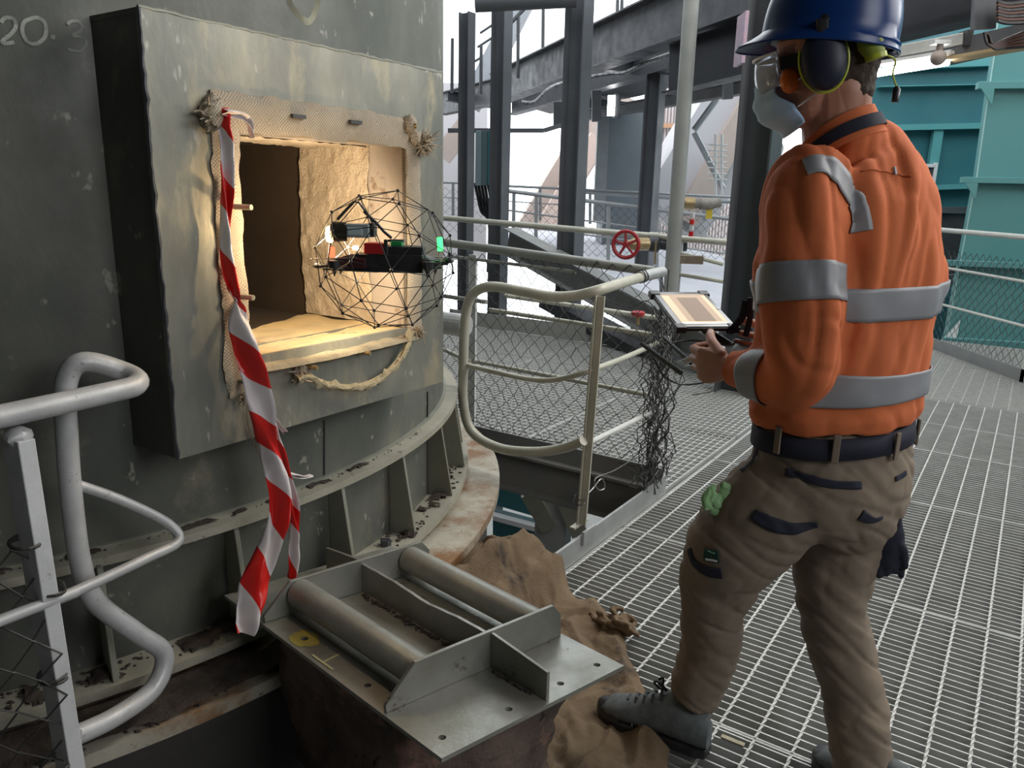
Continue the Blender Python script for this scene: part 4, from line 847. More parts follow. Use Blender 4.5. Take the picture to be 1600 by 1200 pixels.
for b0, b1 in ((.082, .088), (.395, .44)):
    mb = MB(); qbox(mb, UA0 + .014, UA1 - .004, b0 + .001, b1, PZ, PZ + .004); mb.build('doubler_strip', plate_m, cover, bevel=.001)
mb = MB(); 
for k in range(120):
    a = random.uniform(UA0 + .03, UA1 - .02); mb.ball(Q(a, .292 - abs(random.gauss(0, .006)), PZ + .002), random.uniform(.002, .006), 5, 3)
for k in range(40):
    a = random.uniform(UA1 + .03, AL - .05); mb.ball(Q(a, .294 - abs(random.gauss(0, .004)), PZ + .002), random.uniform(.001, .004), 5, 3)
prop(mb.build('soot_crumbs', rub, cover), kind='stuff')
mk = mat('yellow_crayon', (.60, .58, .30), None, bump=0, rough=.9); ym = mat('yellow_stain', (.42, .34, .03), (.36, .31, .12), 30, .6, 0, .1)
for pts in (((488, 1023), (520, 1046)), ((506, 1034), (530, 1022))):
    mb = MB(); a, b = [onZ(*p, PZ + .0015) for p in pts]; mb.bar(a, b, .005, .001); mb.build('crayon_mark', mk, cover)
# halo of yellow paint round the first hole
mb = MB(); n_ = 30; vs = []
for j in range(n_):
    a = 2 * math.pi * j / n_; rr = .034 + .012 * noise.noise(Vector((math.cos(a) * 2, math.sin(a) * 2, 3))); vs += [Q(.351 + .010 * math.cos(a), .042 + .010 * math.sin(a), PZ + .0008), Q(.351 + rr * 1.3 * math.cos(a), .042 + min(rr, .034) * math.sin(a), PZ + .0008)]
mb.add(vs, [(2 * j, 2 * j + 1, 2 * ((j + 1) % n_) + 1, 2 * ((j + 1) % n_)) for j in range(n_)]); mb.build('paint_stain', ym, cover)
# refractory plug under the plate
mb = MB(); vs = []; NA, NZ = 72, 22; zb = .012
for j in range(NZ + 1):
    t_ = j / NZ; z = (PZ - .012) * (1 - t_) + zb * t_
    for i in range(NA):
        a = 2 * math.pi * i / NA; ca, sa = math.cos(a), math.sin(a); ex = .55
        ra_, rb_ = .365 * (1 - .10 * t_ ** 2), .255 * (1 - .02 * t_)
        qa = .50 + ra_ * math.copysign(abs(ca) ** ex, ca); qb = .275 + rb_ * math.copysign(abs(sa) ** ex, sa)
        p = Q(qa, qb, z); c_ = Q(.5, .275, z); d_ = (p - c_).normalized(); p += d_ * (.035 * noise.fractal(p * 6, 1, 2, 4) + .012 * noise.noise(p * 30)) * min(1, t_ * 6 + .2); vs.append(p)
fs = [(j * NA + i, j * NA + (i + 1) % NA, (j + 1) * NA + (i + 1) % NA, (j + 1) * NA + i) for j in range(NZ) for i in range(NA)] + [tuple(range(NA)), tuple(NZ * NA + i for i in range(NA))[::-1]]
mb.add(vs, fs); mb.build('refractory_plug', refr, cover, smooth=True)
# ================================================================== BROWN CANVAS
out = [(700, 868), (735, 840), (768, 828), (805, 829), (822, 852), (846, 848), (880, 850), (893, 885), (905, 895), (930, 925), (955, 958), (982, 968), (980, 995), (985, 1020), (1003, 1050), (1020, 1090), (1010, 1120), (1050, 1165), (1040, 1260), (800, 1300), (560, 1260), (640, 1150), (700, 1050), (690, 960), (668, 900)]
op = [onZ(x, y, .16 if y < 870 else (.12 if y < 900 and x > 860 else (.14 if y == 900 else .03))) for x, y in out]; opu = [(p.dot(U), p.dot(V)) for p in op]
def inside(x, y):
    c = False; j = len(opu) - 1
    for i in range(len(opu)):
        if (opu[i][1] > y) != (opu[j][1] > y) and x < (opu[j][0] - opu[i][0]) * (y - opu[i][1]) / (opu[j][1] - opu[i][1]) + opu[i][0]: c = not c
        j = i
    return c
def edist(x, y):
    d = 9
    for i in range(len(opu)):
        ax, ay = opu[i - 1]; bx, by = opu[i]; L2 = (bx - ax) ** 2 + (by - ay) ** 2; t_ = max(0, min(1, ((x - ax) * (bx - ax) + (y - ay) * (by - ay)) / L2)); d = min(d, math.hypot(x - ax - t_ * (bx - ax), y - ay - t_ * (by - ay)))
    return d
us = [p[0] for p in opu]; vs_ = [p[1] for p in opu]; st = .007
gu0, gv0 = min(us), min(vs_); nu = int((max(us) - gu0) / st) + 2; nv = int((max(vs_) - gv0) / st) + 2
mb = MB(); idx = {}
def ridge(p, s_): return 1 - abs(noise.noise(p * s_)) * 2.6
for i in range(nu):
    for j in range(nv):
        x, y = gu0 + i * st, gv0 + j * st
        if inside(x, y):
            e_ = edist(x, y); p = Vector((x, y, 0)); q = p + Vector((noise.noise(p * 4), noise.noise(p * 4 + Vector((9, 0, 0))), 0)) * .10
            q2 = Vector((q.x * .9 + q.y * .5, q.y * 1.6 - q.x * .7, 0))
            def vor(pp, s_): dd_, _ = noise.voronoi(pp * s_); return dd_[1] - dd_[0]
            qq = Vector((x, y, 0)) + Vector((noise.noise(p * 5), noise.noise(p * 5 + Vector((9, 0, 0))), 0)) * .06; qa_ = Vector((qq.x * .75 + qq.y * .5, qq.y * 1.3 - qq.x * .6, 0))
            h = .060 * min(.75, vor(qa_, 4.5)) + .020 * min(.8, vor(qa_ + Vector((2, 5, 0)), 10)) + .012 * max(0, ridge(qa_, 7)) ** 2 + .012 * noise.noise(q * 3) + .004
            h += .05 * max(0, min(1, (y - 1.25) / .2)) + .03 * math.exp(-((x - 2.20) ** 2 + (y - 1.0) ** 2) / .012)
            h *= min(1, .25 + e_ / .05); h = max(h, .003) + .004 + .10 * min(1, math.exp(-((y - 1.363) / .085) ** 2) * 1.4) * min(1, max(0, (x - 1.75) / .05)) + (.09 if y > 1.363 else 0) * min(1, (y - 1.363) / .05)
            idx[i, j] = len(mb.v); mb.v.append(W(x, y, h))
for (i, j) in list(idx):
    if (i + 1, j) in idx and (i, j + 1) in idx and (i + 1, j + 1) in idx: mb.f.append((idx[i, j], idx[i + 1, j], idx[i + 1, j + 1], idx[i, j + 1])); mb.mi.append(0)
o = mb.build('canvas_sheet', cloth_m, smooth=True); prop(o, 'crumpled brown canvas sheet on the grating around the hatch cover', 'sheet')
sm = o.modifiers.new('smooth', 'SMOOTH'); sm.factor = .5; sm.iterations = 2
sd_ = o.modifiers.new('solid', 'SOLIDIFY'); sd_.thickness = .003
# ================================================================== BARRIER TAPE
tr, tw = MATS['tape_red'], MATS['tape_white']
def tape_mat(period):
    nm_ = 'barrier_tape_stripes_%d' % int(period * 100)
    if nm_ in MATS: return MATS[nm_]
    M = bpy.data.materials.new(nm_); M.use_nodes = True; N = M.node_tree.nodes; L = M.node_tree.links; b = N['Principled BSDF']; b.inputs['Roughness'].default_value = .3
    at = N.new('ShaderNodeAttribute'); at.attribute_name = 'stripe'; dv = N.new('ShaderNodeMath'); dv.operation = 'DIVIDE'; dv.inputs[1].default_value = period; L.new(at.outputs['Fac'], dv.inputs[0])
    fr = N.new('ShaderNodeMath'); fr.operation = 'FRACT'; L.new(dv.outputs[0], fr.inputs[0]); gt = N.new('ShaderNodeMath'); gt.operation = 'GREATER_THAN'; gt.inputs[1].default_value = .5; L.new(fr.outputs[0], gt.inputs[0])
    mx = N.new('ShaderNodeMix'); mx.data_type = 'RGBA'; mx.inputs[6].default_value = (.72, .02, .015, 1); mx.inputs[7].default_value = (.80, .74, .74, 1); L.new(gt.outputs[0], mx.inputs[0]); L.new(mx.outputs[2], b.inputs['Base Color'])
    b.inputs['Subsurface Weight'].default_value = 0; MATS[nm_] = M; return M
def ribbon(path, v, name, period=.13, slant=.8, parent=None, phase=0.0):
    # path: (x, y, width in photo px, twist, fold)
    P = [Vector((p[0], p[1], p[2])) for p in path]; q = spline(P, 26); K = 10; mb = MB(); L_ = phase; prev = None; rows = []
    pts = []; ph_ = []
    for i, p in enumerate(q):
        vv = v(i / (len(q) - 1)); c = onV(p.x, p.y, vv); sc_ = (c - CP).dot(f0) / F
        d2 = Vector((q[min(i + 1, len(q) - 1)].x - q[max(i - 1, 0)].x, q[min(i + 1, len(q) - 1)].y - q[max(i - 1, 0)].y)); d2.normalize()
        side = RR * (-d2.y) - UU * d2.x   # across the ribbon
        side = (side + V * .35 * math.sin(i * .08)).normalized()
        if prev is not None: L_ += (c - prev).length
        prev = c; row = []
        for k in range(K + 1):
            a = k / K - .5; row.append(len(mb.v)); mb.v.append(c + side * (a * p.z * sc_) - V * (.010 * math.cos(a * math.pi * 2 + i * .055) + .006 * noise.noise(Vector((i * .06, a * 3, 5)))))
        rows.append((row, L_, p.z * sc_)); ph_ += [L_ + slant * (k / K) * .08 for k in range(K + 1)]
    for i in range(len(rows) - 1):
        for k in range(K):
            s_ = rows[i][1] + slant * (k / K) * .08; mb.f.append((rows[i][0][k], rows[i][0][k + 1], rows[i + 1][0][k + 1], rows[i + 1][0][k])); mb.mi.append(0)
    o = mb.build(name, tape_mat(period), parent, smooth=False)
    at = o.data.attributes.new('stripe', 'FLOAT', 'POINT'); at.data.foreach_set('value', ph_)

    o.data.polygons.foreach_set('use_smooth', [True] * len(o.data.polygons))
    sm = o.modifiers.new('solid', 'SOLIDIFY'); sm.thickness = .0006; return o
tape = thing('barrier_tape', onV(385, 990, 1.5), 'red and white striped barrier tape hanging down beside the hatch opening', 'tape')
ribbon([(352, 172, 22), (351, 200, 20), (352, 250, 20), (353, 300, 21), (355, 360, 20), (359, 420, 19), (364, 455, 15), (369, 468, 9), (373, 485, 24), (380, 520, 36), (389, 560, 42), (400, 610, 41), (412, 660, 38), (424, 705, 34), (433, 745, 32), (434, 790, 34), (424, 840, 36), (411, 885, 40), (397, 930, 44), (386, 965, 40), (380, 990, 28)], lambda t_: FV - .028 - .055 * t_, 'tape_strand', period=.19, parent=tape, phase=.02)
ribbon([(418, 640, 14), (432, 690, 16), (444, 740, 14), (456, 785, 18), (463, 830, 18), (461, 870, 14), (455, 905, 8)], lambda t_: FV - .055 - .02 * t_, 'tape_strand', period=.18, parent=tape, phase=.07)
ribbon([(352, 174, 10), (368, 178, 12), (384, 186, 10), (391, 200, 6), (393, 216, 3)], lambda t_: FV - .05, 'tape_tail', period=4, parent=tape, phase=2.3)
ribbon([(425, 650, 6), (436, 664, 5), (444, 676, 7)], lambda t_: FV - .05, 'tape_tail', period=4, parent=tape, phase=2.3)
ribbon([(440, 735, 6), (455, 742, 8), (475, 745, 4), (486, 742, 2)], lambda t_: FV - .05, 'tape_tail', period=4, parent=tape, phase=2.3)
mb = MB(); mb.ball(onV(352, 176, FV - .03), .014, 8, 6, (1, 1, .8)); mb.build('tape_knot', tr, tape, smooth=True)
mb = MB(); mb.tube(spline([onV(x, y, FV - .02) for x, y in ((386, 632), (387, 660), (394, 685), (404, 705), (412, 730))], 5), .0018, 4); prop(mb.build('loose_string', gask), 'thin white string dangling beside the barrier tape', 'string')
# ================================================================== CAGED DRONE
DC = CP + ray(603, 407).normalized() * 1.885
dR = .1655
drone = thing('caged_drone', DC, 'small black drone in a spherical strut cage hovering before the hatch', 'drone')
bm = bmesh.new(); bmesh.ops.create_icosphere(bm, subdivisions=2, radius=1.0)
rot = Matrix.Rotation(.5, 3, 'Z') @ Matrix.Rotation(.62, 3, 'X')
vs = [(rot @ v.co.normalized()) * dR for v in bm.verts]; es = [(e.verts[0].index, e.verts[1].index) for e in bm.edges]; bm.free()
carbon = mat('carbon_strut', (.015, .015, .016), None, rough=.35, bump=0)
um = MB(); um.tube([(0, 0, 0), (0, 0, 1)], 1.0, 6); ustrut = um.build('cage_strut', carbon, drone); ume = ustrut.data
for i in range(len(ume.vertices)): ume.vertices[i].co += DC
nm = MB(); nm.ball((0, 0, 0), .0042, 6, 4); nnode = nm.build('cage_node', blk, drone); nme = nnode.data
for i in range(len(nme.vertices)): nme.vertices[i].co += DC
def place_strut(o, a, b, r_):
    d = b - a; o.matrix_basis = Matrix.Translation(a) @ d.to_track_quat('Z', 'Y').to_matrix().to_4x4() @ Matrix.Diagonal((r_, r_, d.length, 1))
first = True
for i, j in es:
    if first: o = ustrut; first = False
    else: o = ustrut.copy(); COL.objects.link(o); o.parent = drone
    place_strut(o, vs[i], vs[j], .0011)
for i, p in enumerate(vs):
    if i == 0: o = nnode
    else: o = nnode.copy(); COL.objects.link(o); o.parent = drone
    o.location = p
def dl(x, y, off=0.0): # point in the drone's middle plane
    d = ray(x, y); n_ = (DC - CP).normalized(); return CP + d * ((DC - CP).dot(n_) - off) / d.dot(n_)
DX = (RR - ZA * RR.z).normalized(); DY = ZA.cross(DX)      # drone's long axis roughly across the view
def dbox(name, x0, y0, x1, y1, dep, m_, off=0.0, bev=.002):
    a, b = dl(x0, y0, off), dl(x1, y1, off); mb = MB(); c = (a + b) / 2; mb.box(c, DX * abs((b - a).dot(DX)) / 2, DY * dep / 2, ZA * abs(b.z - a.z) / 2); return mb.build(name, m_, drone, bevel=bev)
drk = mat('dark_maroon', (.05, .012, .012), None, rough=.4, bump=0); redp = mat('red_battery', (.45, .02, .02), None, rough=.35, bump=0)
dbox('body', 553, 396, 664, 424, .075, blk); dbox('body_side', 545, 402, 575, 418, .06, drk, .01); dbox('battery', 571, 379, 604, 396, .05, redp, .012); dbox('battery_cover', 604, 384, 663, 402, .06, blk, .005)
dbox('antenna_post', 600, 374, 606, 400, .008, blk, .04); dbox('green_pcb', 612, 376, 630, 384, .04, mat('green_plastic', (.02, .30, .08), None, rough=.4, bump=0)); dbox('pcb_cover', 606, 374, 632, 378, .03, blk)
# head: lamp housing and camera block
mb = MB(); a, b = dl(518, 362, .02), dl(542, 362, .02); mb.tube([a, a + DX * .004, b], [.019, .024, .022], 16); mb.build('lamp_housing', mat('black_bronze', (.05, .045, .03), None, rough=.25, metal=.5, bump=0), drone, smooth=True)
dbox('camera_head', 540, 349, 580, 371, .05, mat('grey_camera_head', (.30, .36, .36), None, rough=.25, bump=0), .015, .003); dbox('camera_window', 545, 354, 570, 367, .056, mat('smoky_glass', (.45, .55, .55), None, rough=.1, bump=0), .015)
dbox('camera_back', 578, 348, 587, 370, .045, blk, .012)
for pts in (((527, 343), (553, 315), (560, 317), (584, 347)), ((568, 330), (588, 348), (600, 362), (612, 372))):
    mb = MB(); mb.tube([dl(x, y, .03) for x, y in pts], .0035, 6); mb.build('head_bracket', blk, drone)
# arms, motors and propellers at rest
for k, (x, y, off) in enumerate(((522, 410, .05), (532, 408, -.06), (668, 412, .06), (680, 408, -.05))):
    m_ = dl(x, y, off); c_ = dl(575 if k < 2 else 640, 408, 0)
    mb = MB(); mb.tube([c_, (c_ + m_) / 2 + ZA * .008, m_], [.012, .010, .008], 8); mb.tube([c_ - ZA * .01, (c_ + m_) / 2 - ZA * .012, m_ - ZA * .006], [.007, .006, .005], 6); mb.build('arm', drk if k < 2 else blk, drone, smooth=True)
    mb = MB(); mb.tube([m_ - ZA * .018, m_ - ZA * .012, m_ + ZA * .004, m_ + ZA * .006], [.006, .014, .014, .005], 12); mb.tube([m_ - ZA * .032, m_ - ZA * .016], [.001, .007], 8); mb.build('motor', blk, drone, smooth=True)
    mb = MB(); bd = Vector((math.cos(k * 1.1 + .3), math.sin(k * 1.1 + .3), 0)); bs = bd.cross(ZA)
    for s_ in (-1, 1):
        mb.prism([m_ + ZA * .008, m_ + ZA * .008 + bd * s_ * .02 + bs * .007, m_ + ZA * .008 + bd * s_ * .052 + bs * .004, m_ + ZA * .008 + bd * s_ * .054 - bs * .003, m_ + ZA * .008 + bd * s_ * .02 - bs * .006], ZA * .0012)
    mb.build('propeller', blk, drone)
for x, y, off in ((498, 415, .0), (700, 407, .0)):
    m_ = dl(x, y, off); mb = MB(); mb.ball(m_, .012, 10, 6, (1.3, 1, .6)); mb.build('bumper', blk, drone, smooth=True)
mb = MB(); mb.tube([dl(498, 416, .01), dl(700, 412, .01)], .0040, 6); mb.build('frame_bar', blk, drone)
for x0, y0, x1, y1 in ((504, 420, 590, 424), (600, 422, 690, 418), (560, 396, 540, 412), (655, 398, 680, 412)):
    mb = MB(); mb.tube([dl(x0, y0, .03), dl(x1, y1, .03)], .003, 6); mb.build('brace', blk, drone)
mb = MB(); mb.tube([dl(519, 386, .02), dl(519, 402, .02)], [.006, .007], 8); mb.build('red_light', glow('red_led', (1, .10, .04), 3.0), drone, smooth=True)
mb = MB(); mb.tube([dl(687, 371, .02), dl(688, 392, .02)], .0065, 8); mb.build('green_light', glow('green_led', (.03, 1, .12), 4.5), drone, smooth=True)
mb = MB(); lp_ = dl(511, 366, .02); mb.tube([lp_, lp_ + DX * .010], [.017, .020], 14); mb.build('lamp_lens', glow('lamp_lens_glow', (1, .78, .38), 30), drone, smooth=True)
l = bpy.data.lights.new('drone_light', 'POINT'); l.energy = 3.2; l.color = (1, .72, .40); l.shadow_soft_size = .006
o = bpy.data.objects.new('drone_light', l); COL.objects.link(o); o.parent = drone; o.location = lp_ - DX * .014 + V * .06 - DC

mb = MB(); q = DC + V * .085 + ZA * .025 - U * .01; mb.tube([q, q + V * .012], [.006, .005], 12); mb.build('added_lens', glow('added_lens_glow', (1, .85, .6), 4), drone, smooth=True)  # glowing lens added to go with the fill spot
l = bpy.data.lights.new('added_tunnel_fill', 'SPOT'); l.energy = 26.0; l.color = (1, .80, .55); l.shadow_soft_size = .012; l.spot_size = math.radians(125); l.spot_blend = .5  # added spot that brightens the tunnel wall behind the drone
o = bpy.data.objects.new('added_tunnel_fill', l); COL.objects.link(o); o.parent = drone; o.location = q + V * .02 - DC; o.rotation_euler = (V * 1 + U * .25 - ZA * .15).to_track_quat('-Z', 'Y').to_euler()
# gathered knot of canvas
mb = MB(); kc = onZ(958, 972, .045)
for k in range(9):
    a_ = k * .8; c_ = kc + Vector((.05 * math.cos(a_ * 1.3) , .04 * math.sin(a_), .012 * math.sin(k * 2)))
    mb.tube(spline([c_ + Vector((.028 * math.cos(t_ * 1.7 + k), .026 * math.sin(t_ * 1.7 + k * .6), .014 * math.sin(t_ + k))) for t_ in range(5)], 4), .009, 8)
cv = bpy.data.objects['canvas_sheet']; KN = mb
# ================================================================== THE PERSON
from mathutils.bvhtree import BVHTree
def vremesh(mb, voxel, it=4, disp=None, fac=.5):
    me = bpy.data.meshes.new('tmp'); me.from_pydata([tuple(p) for p in mb.v], [], mb.f)
    bm = bmesh.new(); bm.from_mesh(me); bmesh.ops.recalc_face_normals(bm, faces=bm.faces); bm.to_mesh(me); bm.free()
    o = bpy.data.objects.new('tmp', me); COL.objects.link(o)
    r_ = o.modifiers.new('r', 'REMESH'); r_.mode = 'VOXEL'; r_.voxel_size = voxel; r_.adaptivity = 0
    if it: s_ = o.modifiers.new('s', 'SMOOTH'); s_.factor = fac; s_.iterations = it
    dg = bpy.context.evaluated_depsgraph_get(); ev = o.evaluated_get(dg); out = bpy.data.meshes.new_from_object(ev)
    bpy.data.objects.remove(o); bpy.data.meshes.remove(me)
    if disp:
        nr = [v.normal.copy() for v in out.vertices]
        for v, n_ in zip(out.vertices, nr): v.co += n_ * disp(v.co)
    return out
def place(me, name, m_, parent):
    off = wloc(parent)
    for v in me.vertices: v.co -= off
    me.materials.clear(); me.materials.append(m_); me.polygons.foreach_set('use_smooth', [True] * len(me.polygons)); me.update()
    o = bpy.data.objects.new(name, me); COL.objects.link(o); o.parent = parent; return o
def bvh_of(me): return BVHTree.FromPolygons([v.co.copy() for v in me.vertices], [tuple(p.vertices) for p in me.polygons])
def loft(mb, secs, up, n=24, m_=5, grow=0.0, rng=None, cap=True):
    # secs: (centre, r along up, r across)
    C3 = [Vector(s_[0]) for s_ in secs]; RA = [Vector((s_[1], s_[2], 0)) for s_ in secs]
    c_ = spline(C3, m_); r_ = spline(RA, m_)
    if rng: a, b = int(rng[0] * (len(c_) - 1)), int(math.ceil(rng[1] * (len(c_) - 1))); c_, r_ = c_[a:b + 1], r_[a:b + 1]
    mb.tube(c_, [q.x + grow for q in r_], n, ry=[q.y + grow for q in r_], up=up, cap=cap); return c_, r_
YP = 1.76
SL = Vector((-.927, -.375, 0)); FWD = Vector((-.375, .927, 0))
person = thing('person', (0.74, 1.74, 0), 'person in orange hi-vis shirt, khaki trousers and blue helmet holding a tablet controller', 'person')
torso = [(onY(1302, 640, YP), .192, .150), (onY(1304, 615, YP), .212, .165), (onY(1308, 570, YP), .216, .168), (onY(1317, 510, YP), .226, .166), (onY(1325, 440, YP), .234, .165), (onY(1332, 370, YP), .220, .158), (onY(1334, 310, YP), .198, .146), (onY(1330, 268, YP), .172, .120), (onY(1324, 240, YP), .122, .094), (onY(1316, 215, YP - .01), .080, .086), (onY(1312, 203, YP - .01), .070, .074)]
armL = [(onY(1290, 268, 1.70), .075, .080), (onY(1262, 300, 1.67), .092, .094), (onY(1254, 370, 1.64), .094, .096), (onY(1251, 445, 1.615), .092, .092), (onY(1252, 520, 1.595), .088, .088), (onY(1254, 572, 1.60), .078, .080), (onY(1226, 590, 1.645), .068, .072), (onY(1190, 584, 1.70), .060, .062), (onY(1158, 577, 1.765), .050, .050), (onY(1142, 575, 1.79), .046, .046)]
armR = [(onY(1372, 305, 1.88), .06, .07), (onY(1384, 345, 1.93), .074, .08), (onY(1376, 420, 1.97), .085, .085), (onY(1350, 500, 2.0), .08, .08), (onY(1320, 545, 2.02), .074, .074), (onY(1255, 545, 2.06), .06, .06), (onY(1196, 535, 2.08), .048, .048)]
legL = [(onY(1255, 745, 1.74), .115, .12), (onY(1205, 795, 1.73), .125, .13), (onY(1150, 850, 1.745), .121, .122), (onY(1126, 900, 1.77), .103, .104), (onY(1113, 950, 1.785), .083, .086), (onY(1112, 1000, 1.795), .077, .08), (onY(1098, 1048, 1.80), .078, .078), (onY(1080, 1092, 1.80), .066, .066)]
legR = [(onY(1335, 745, 1.80), .12, .12), (onY(1325, 800, 1.79), .122, .122), (onY(1310, 850, 1.775), .112, .115), (onY(1301, 900, 1.755), .098, .10), (onY(1301, 950, 1.735), .083, .087), (onY(1313, 1010, 1.715), .084, .084), (onY(1328, 1065, 1.69), .077, .077), (onY(1339, 1120, 1.66), .077, .077), (onY(1347, 1190, 1.625), .072, .072), (onY(1350, 1228, 1.605), .070, .070)]
hips = [(onY(1298, 645, YP), .188, .145), (onY(1298, 690, YP), .196, .154), (onY(1296, 750, YP), .205, .165), (onY(1292, 800, YP), .185, .15), (onY(1278, 830, YP), .12, .11)]
def capsule(mb, pts, rs, n=10): mb.ball(pts[0], rs[0], n, 6); mb.ball(pts[-1], rs[-1], n, 6); mb.tube(pts, rs, n)
# --- head frame
Hc = onY(1284, 98, 1.765)
fh = Vector((-.95, .26, -.20)).normalized(); sh = ZA.cross(fh).normalized(); uh = fh.cross(sh).normalized()
def H(f_, s_, u_): return Hc + fh * f_ + sh * s_ + uh * u_
# --- controller frame
WX = Vector((.985, .17, 0)).normalized(); BD = Vector((.155, -.96, -.27)).normalized(); ND = WX.cross(BD).normalized(); ND = ND if ND.z > 0 else -ND
palmL = onY(1092, 570, 1.875); CC = palmL + WX * .105 + Vector((0, .03, .014)); palmR = CC + WX * .085 + Vector((0, .01, .006))
def hand(mb, wrist, palm, nrm, tdir, curl=(26, 56, 40), spread=.9):
    k_start = len(mb.v); d = (palm - wrist).normalized(); nrm = (nrm - d * nrm.dot(d)).normalized(); t = nrm.cross(d); t = t if t.dot(tdir) > 0 else -t
    mb.tube([wrist - d * .05, wrist, wrist + d * .02], [.030, .027, .027], 12, ry=[.026, .022, .02], up=t)
    c0, c1 = wrist + d * .012, wrist + d * .092
    mb.tube([c0, c0 + d * .02, c0 + d * .05, c1 - d * .012, c1], [.026, .034, .041, .042, .036], 14, ry=[.020, .019, .018, .015, .010], up=t)
    mb.ball(c0 + t * .022 + d * .028 + nrm * .010, .019, 10, 7)
    for k in range(4):
        off = (.030, .010, -.010, -.029)[k]; Ls = ((.043, .027, .021), (.047, .030, .022), (.044, .028, .022), (.035, .021, .019))[k]; r0_ = (.0095, .0098, .0094, .0084)[k]
        p = c1 - d * (.006 if k not in (0, 3) else .012) + t * off; dd = (d + t * off * 2.2 * spread).normalized(); pts = [p - dd * .02, p]; rs = [r0_ * 1.05, r0_ * 1.08]
        for s_ in range(3):
            a = math.radians(curl[s_] * (1 + .10 * (k - 1))); ax = dd.cross(nrm).normalized(); dd = (Matrix.Rotation(a, 3, ax) @ dd).normalized(); p = p + dd * Ls[s_]; pts.append(p); rs.append(r0_ * (.98, .90, .80)[s_])
        capsule(mb, pts, rs, 10)
    p = c0 + t * .030 + d * .022 + nrm * .006; dd = (t * .40 + d * .85 + nrm * .45).normalized(); pts = [p - dd * .012, p]; rs = [.0125, .0125]
    for L_, b_ in ((.040, .35), (.030, .5), (.024, .5)):
        p = p + dd * L_; pts.append(p); rs.append(rs[-1] * .93); dd = (dd + d * .35 * b_ + nrm * b_).normalized()
    capsule(mb, pts, rs, 10)
    for i in range(k_start, len(mb.v)): mb.v[i] = wrist + (mb.v[i] - wrist) * 1.13
place(vremesh(KN, .0045, 2, lambda p: .004 * noise.noise(p * 60)), 'gathered_knot', cloth_m, cv)
# --- body: one continuous surface
mb = MB(); SV5 = .82
wristL, wristR = onY(1143, 574, 1.79), onY(1196, 534, 2.085)
def shrink(secs, k=.72): return [(s_[0], s_[1] * k, s_[2] * k) for s_ in secs]
loft(mb, shrink(torso[:-4], .80) + [(onY(1318, 210, YP), .058, .062)], SL, 28)
loft(mb, shrink(hips, .82), SL, 28)
loft(mb, shrink(armL[:-2], .62) + [(wristL, .028, .026)], SL, 16); loft(mb, shrink(armR[:-1], .62) + [(wristR, .028, .026)], SL, 16)
loft(mb, shrink(legL, .66), SL, 18); loft(mb, shrink(legR, .66), SL, 18)
mb.tube([onY(1320, 225, YP), onY(1314, 190, YP), H(-.035, 0, -.07), H(-.03, 0, -.02)], [.062, .060, .060, .06], 18)
body_me = vremesh(mb, .006, 3)
mb = MB()
hand(mb, wristL, palmL + (palmL - wristL) * .0, WX * .9 + ZA * .15, ZA + FWD * .2)
hand(mb, wristR, palmR, -WX + ZA * .1, ZA)
# head
mb.ball(H(-.012, 0, .035), 1, 26, 18, (.100, .078, .105), (fh, sh, uh))
mb.ball(H(.030, 0, -.040), 1, 22, 16, (.068, .062, .082), (fh, sh, uh))
mb.ball(H(.064, 0, -.100), 1, 14, 10, (.030, .034, .026), (fh, sh, uh))
mb.ball(H(.070, 0, .020), 1, 16, 10, (.026, .052, .020), (fh, sh, uh))
mb.tube([H(.088, 0, .012), H(.104, 0, -.018), H(.112, 0, -.034), H(.094, 0, -.044)], [.009, .012, .014, .010], 10)
for s_ in (-1, 1):
    mb.ball(H(.055, .034 * s_, -.028), 1, 12, 8, (.030, .026, .026), (fh, sh, uh)); mb.ball(H(.012, .076 * s_, -.012), 1, 12, 8, (.018, .009, .032), (fh, sh, uh)); mb.ball(H(.079, .030 * s_, .0), 1, 10, 8, (.012, .014, .010), (fh, sh, uh))
mb.tube([H(-.02, 0, -.02), H(-.022, 0, -.075), onY(1306, 195, YP), onY(1308, 222, YP)], [.060, .058, .060, .066], 20, ry=[.070, .070, .070, .072], up=sh); mb.ball(H(.028, 0, -.088), 1, 18, 12, (.060, .050, .040), (fh, sh, uh))
mb.ball(H(.088, 0, -.068), 1, 12, 8, (.012, .026, .008), (fh, sh, uh)); mb.ball(H(.086, 0, -.078), 1, 12, 8, (.012, .022, .008), (fh, sh, uh))
fine = vremesh(mb, .0026, 2)
# join the fine head and hands with the body mesh into one figure
bmj = bmesh.new(); bmj.from_mesh(body_me); bmj.from_mesh(fine); body_all = bpy.data.meshes.new('body'); bmj.to_mesh(body_all); bmj.free()
place(body_all, 'body', skin, person)
# --- shirt
def fold(p):
    lx = (p - Hc).dot(SL); lf = (p - Hc).dot(FWD); z = p.z; q = Vector((lx, lf, z))
    n1 = noise.noise(Vector((lx * 16 + z * 2, lf * 5, z * 3.0))); n2 = noise.noise(Vector((lx * 5, lf * 5, z * 24 + lx * 8)))
    low = max(0, min(1, (1.10 - z) / .2)); hi = max(0, min(1, (z - 1.0) / .2))
    n3 = noise.noise(Vector((lx * 9 + 4, lf * 9, z * 9)))
    r1 = -(1 - abs(n1) * 3) if abs(n1) < .33 else 0
    r2 = -(1 - abs(n3) * 3.3) if abs(n3) < .3 else 0
    return .015 * n1 * hi + .009 * n2 * low + .007 * n3 + .007 * r1 * hi + .0045 * r2
mb = MB()
loft(mb, torso, SL, 36, 6); loft(mb, armL, SL, 24, 6); loft(mb, armR, SL, 20, 5)
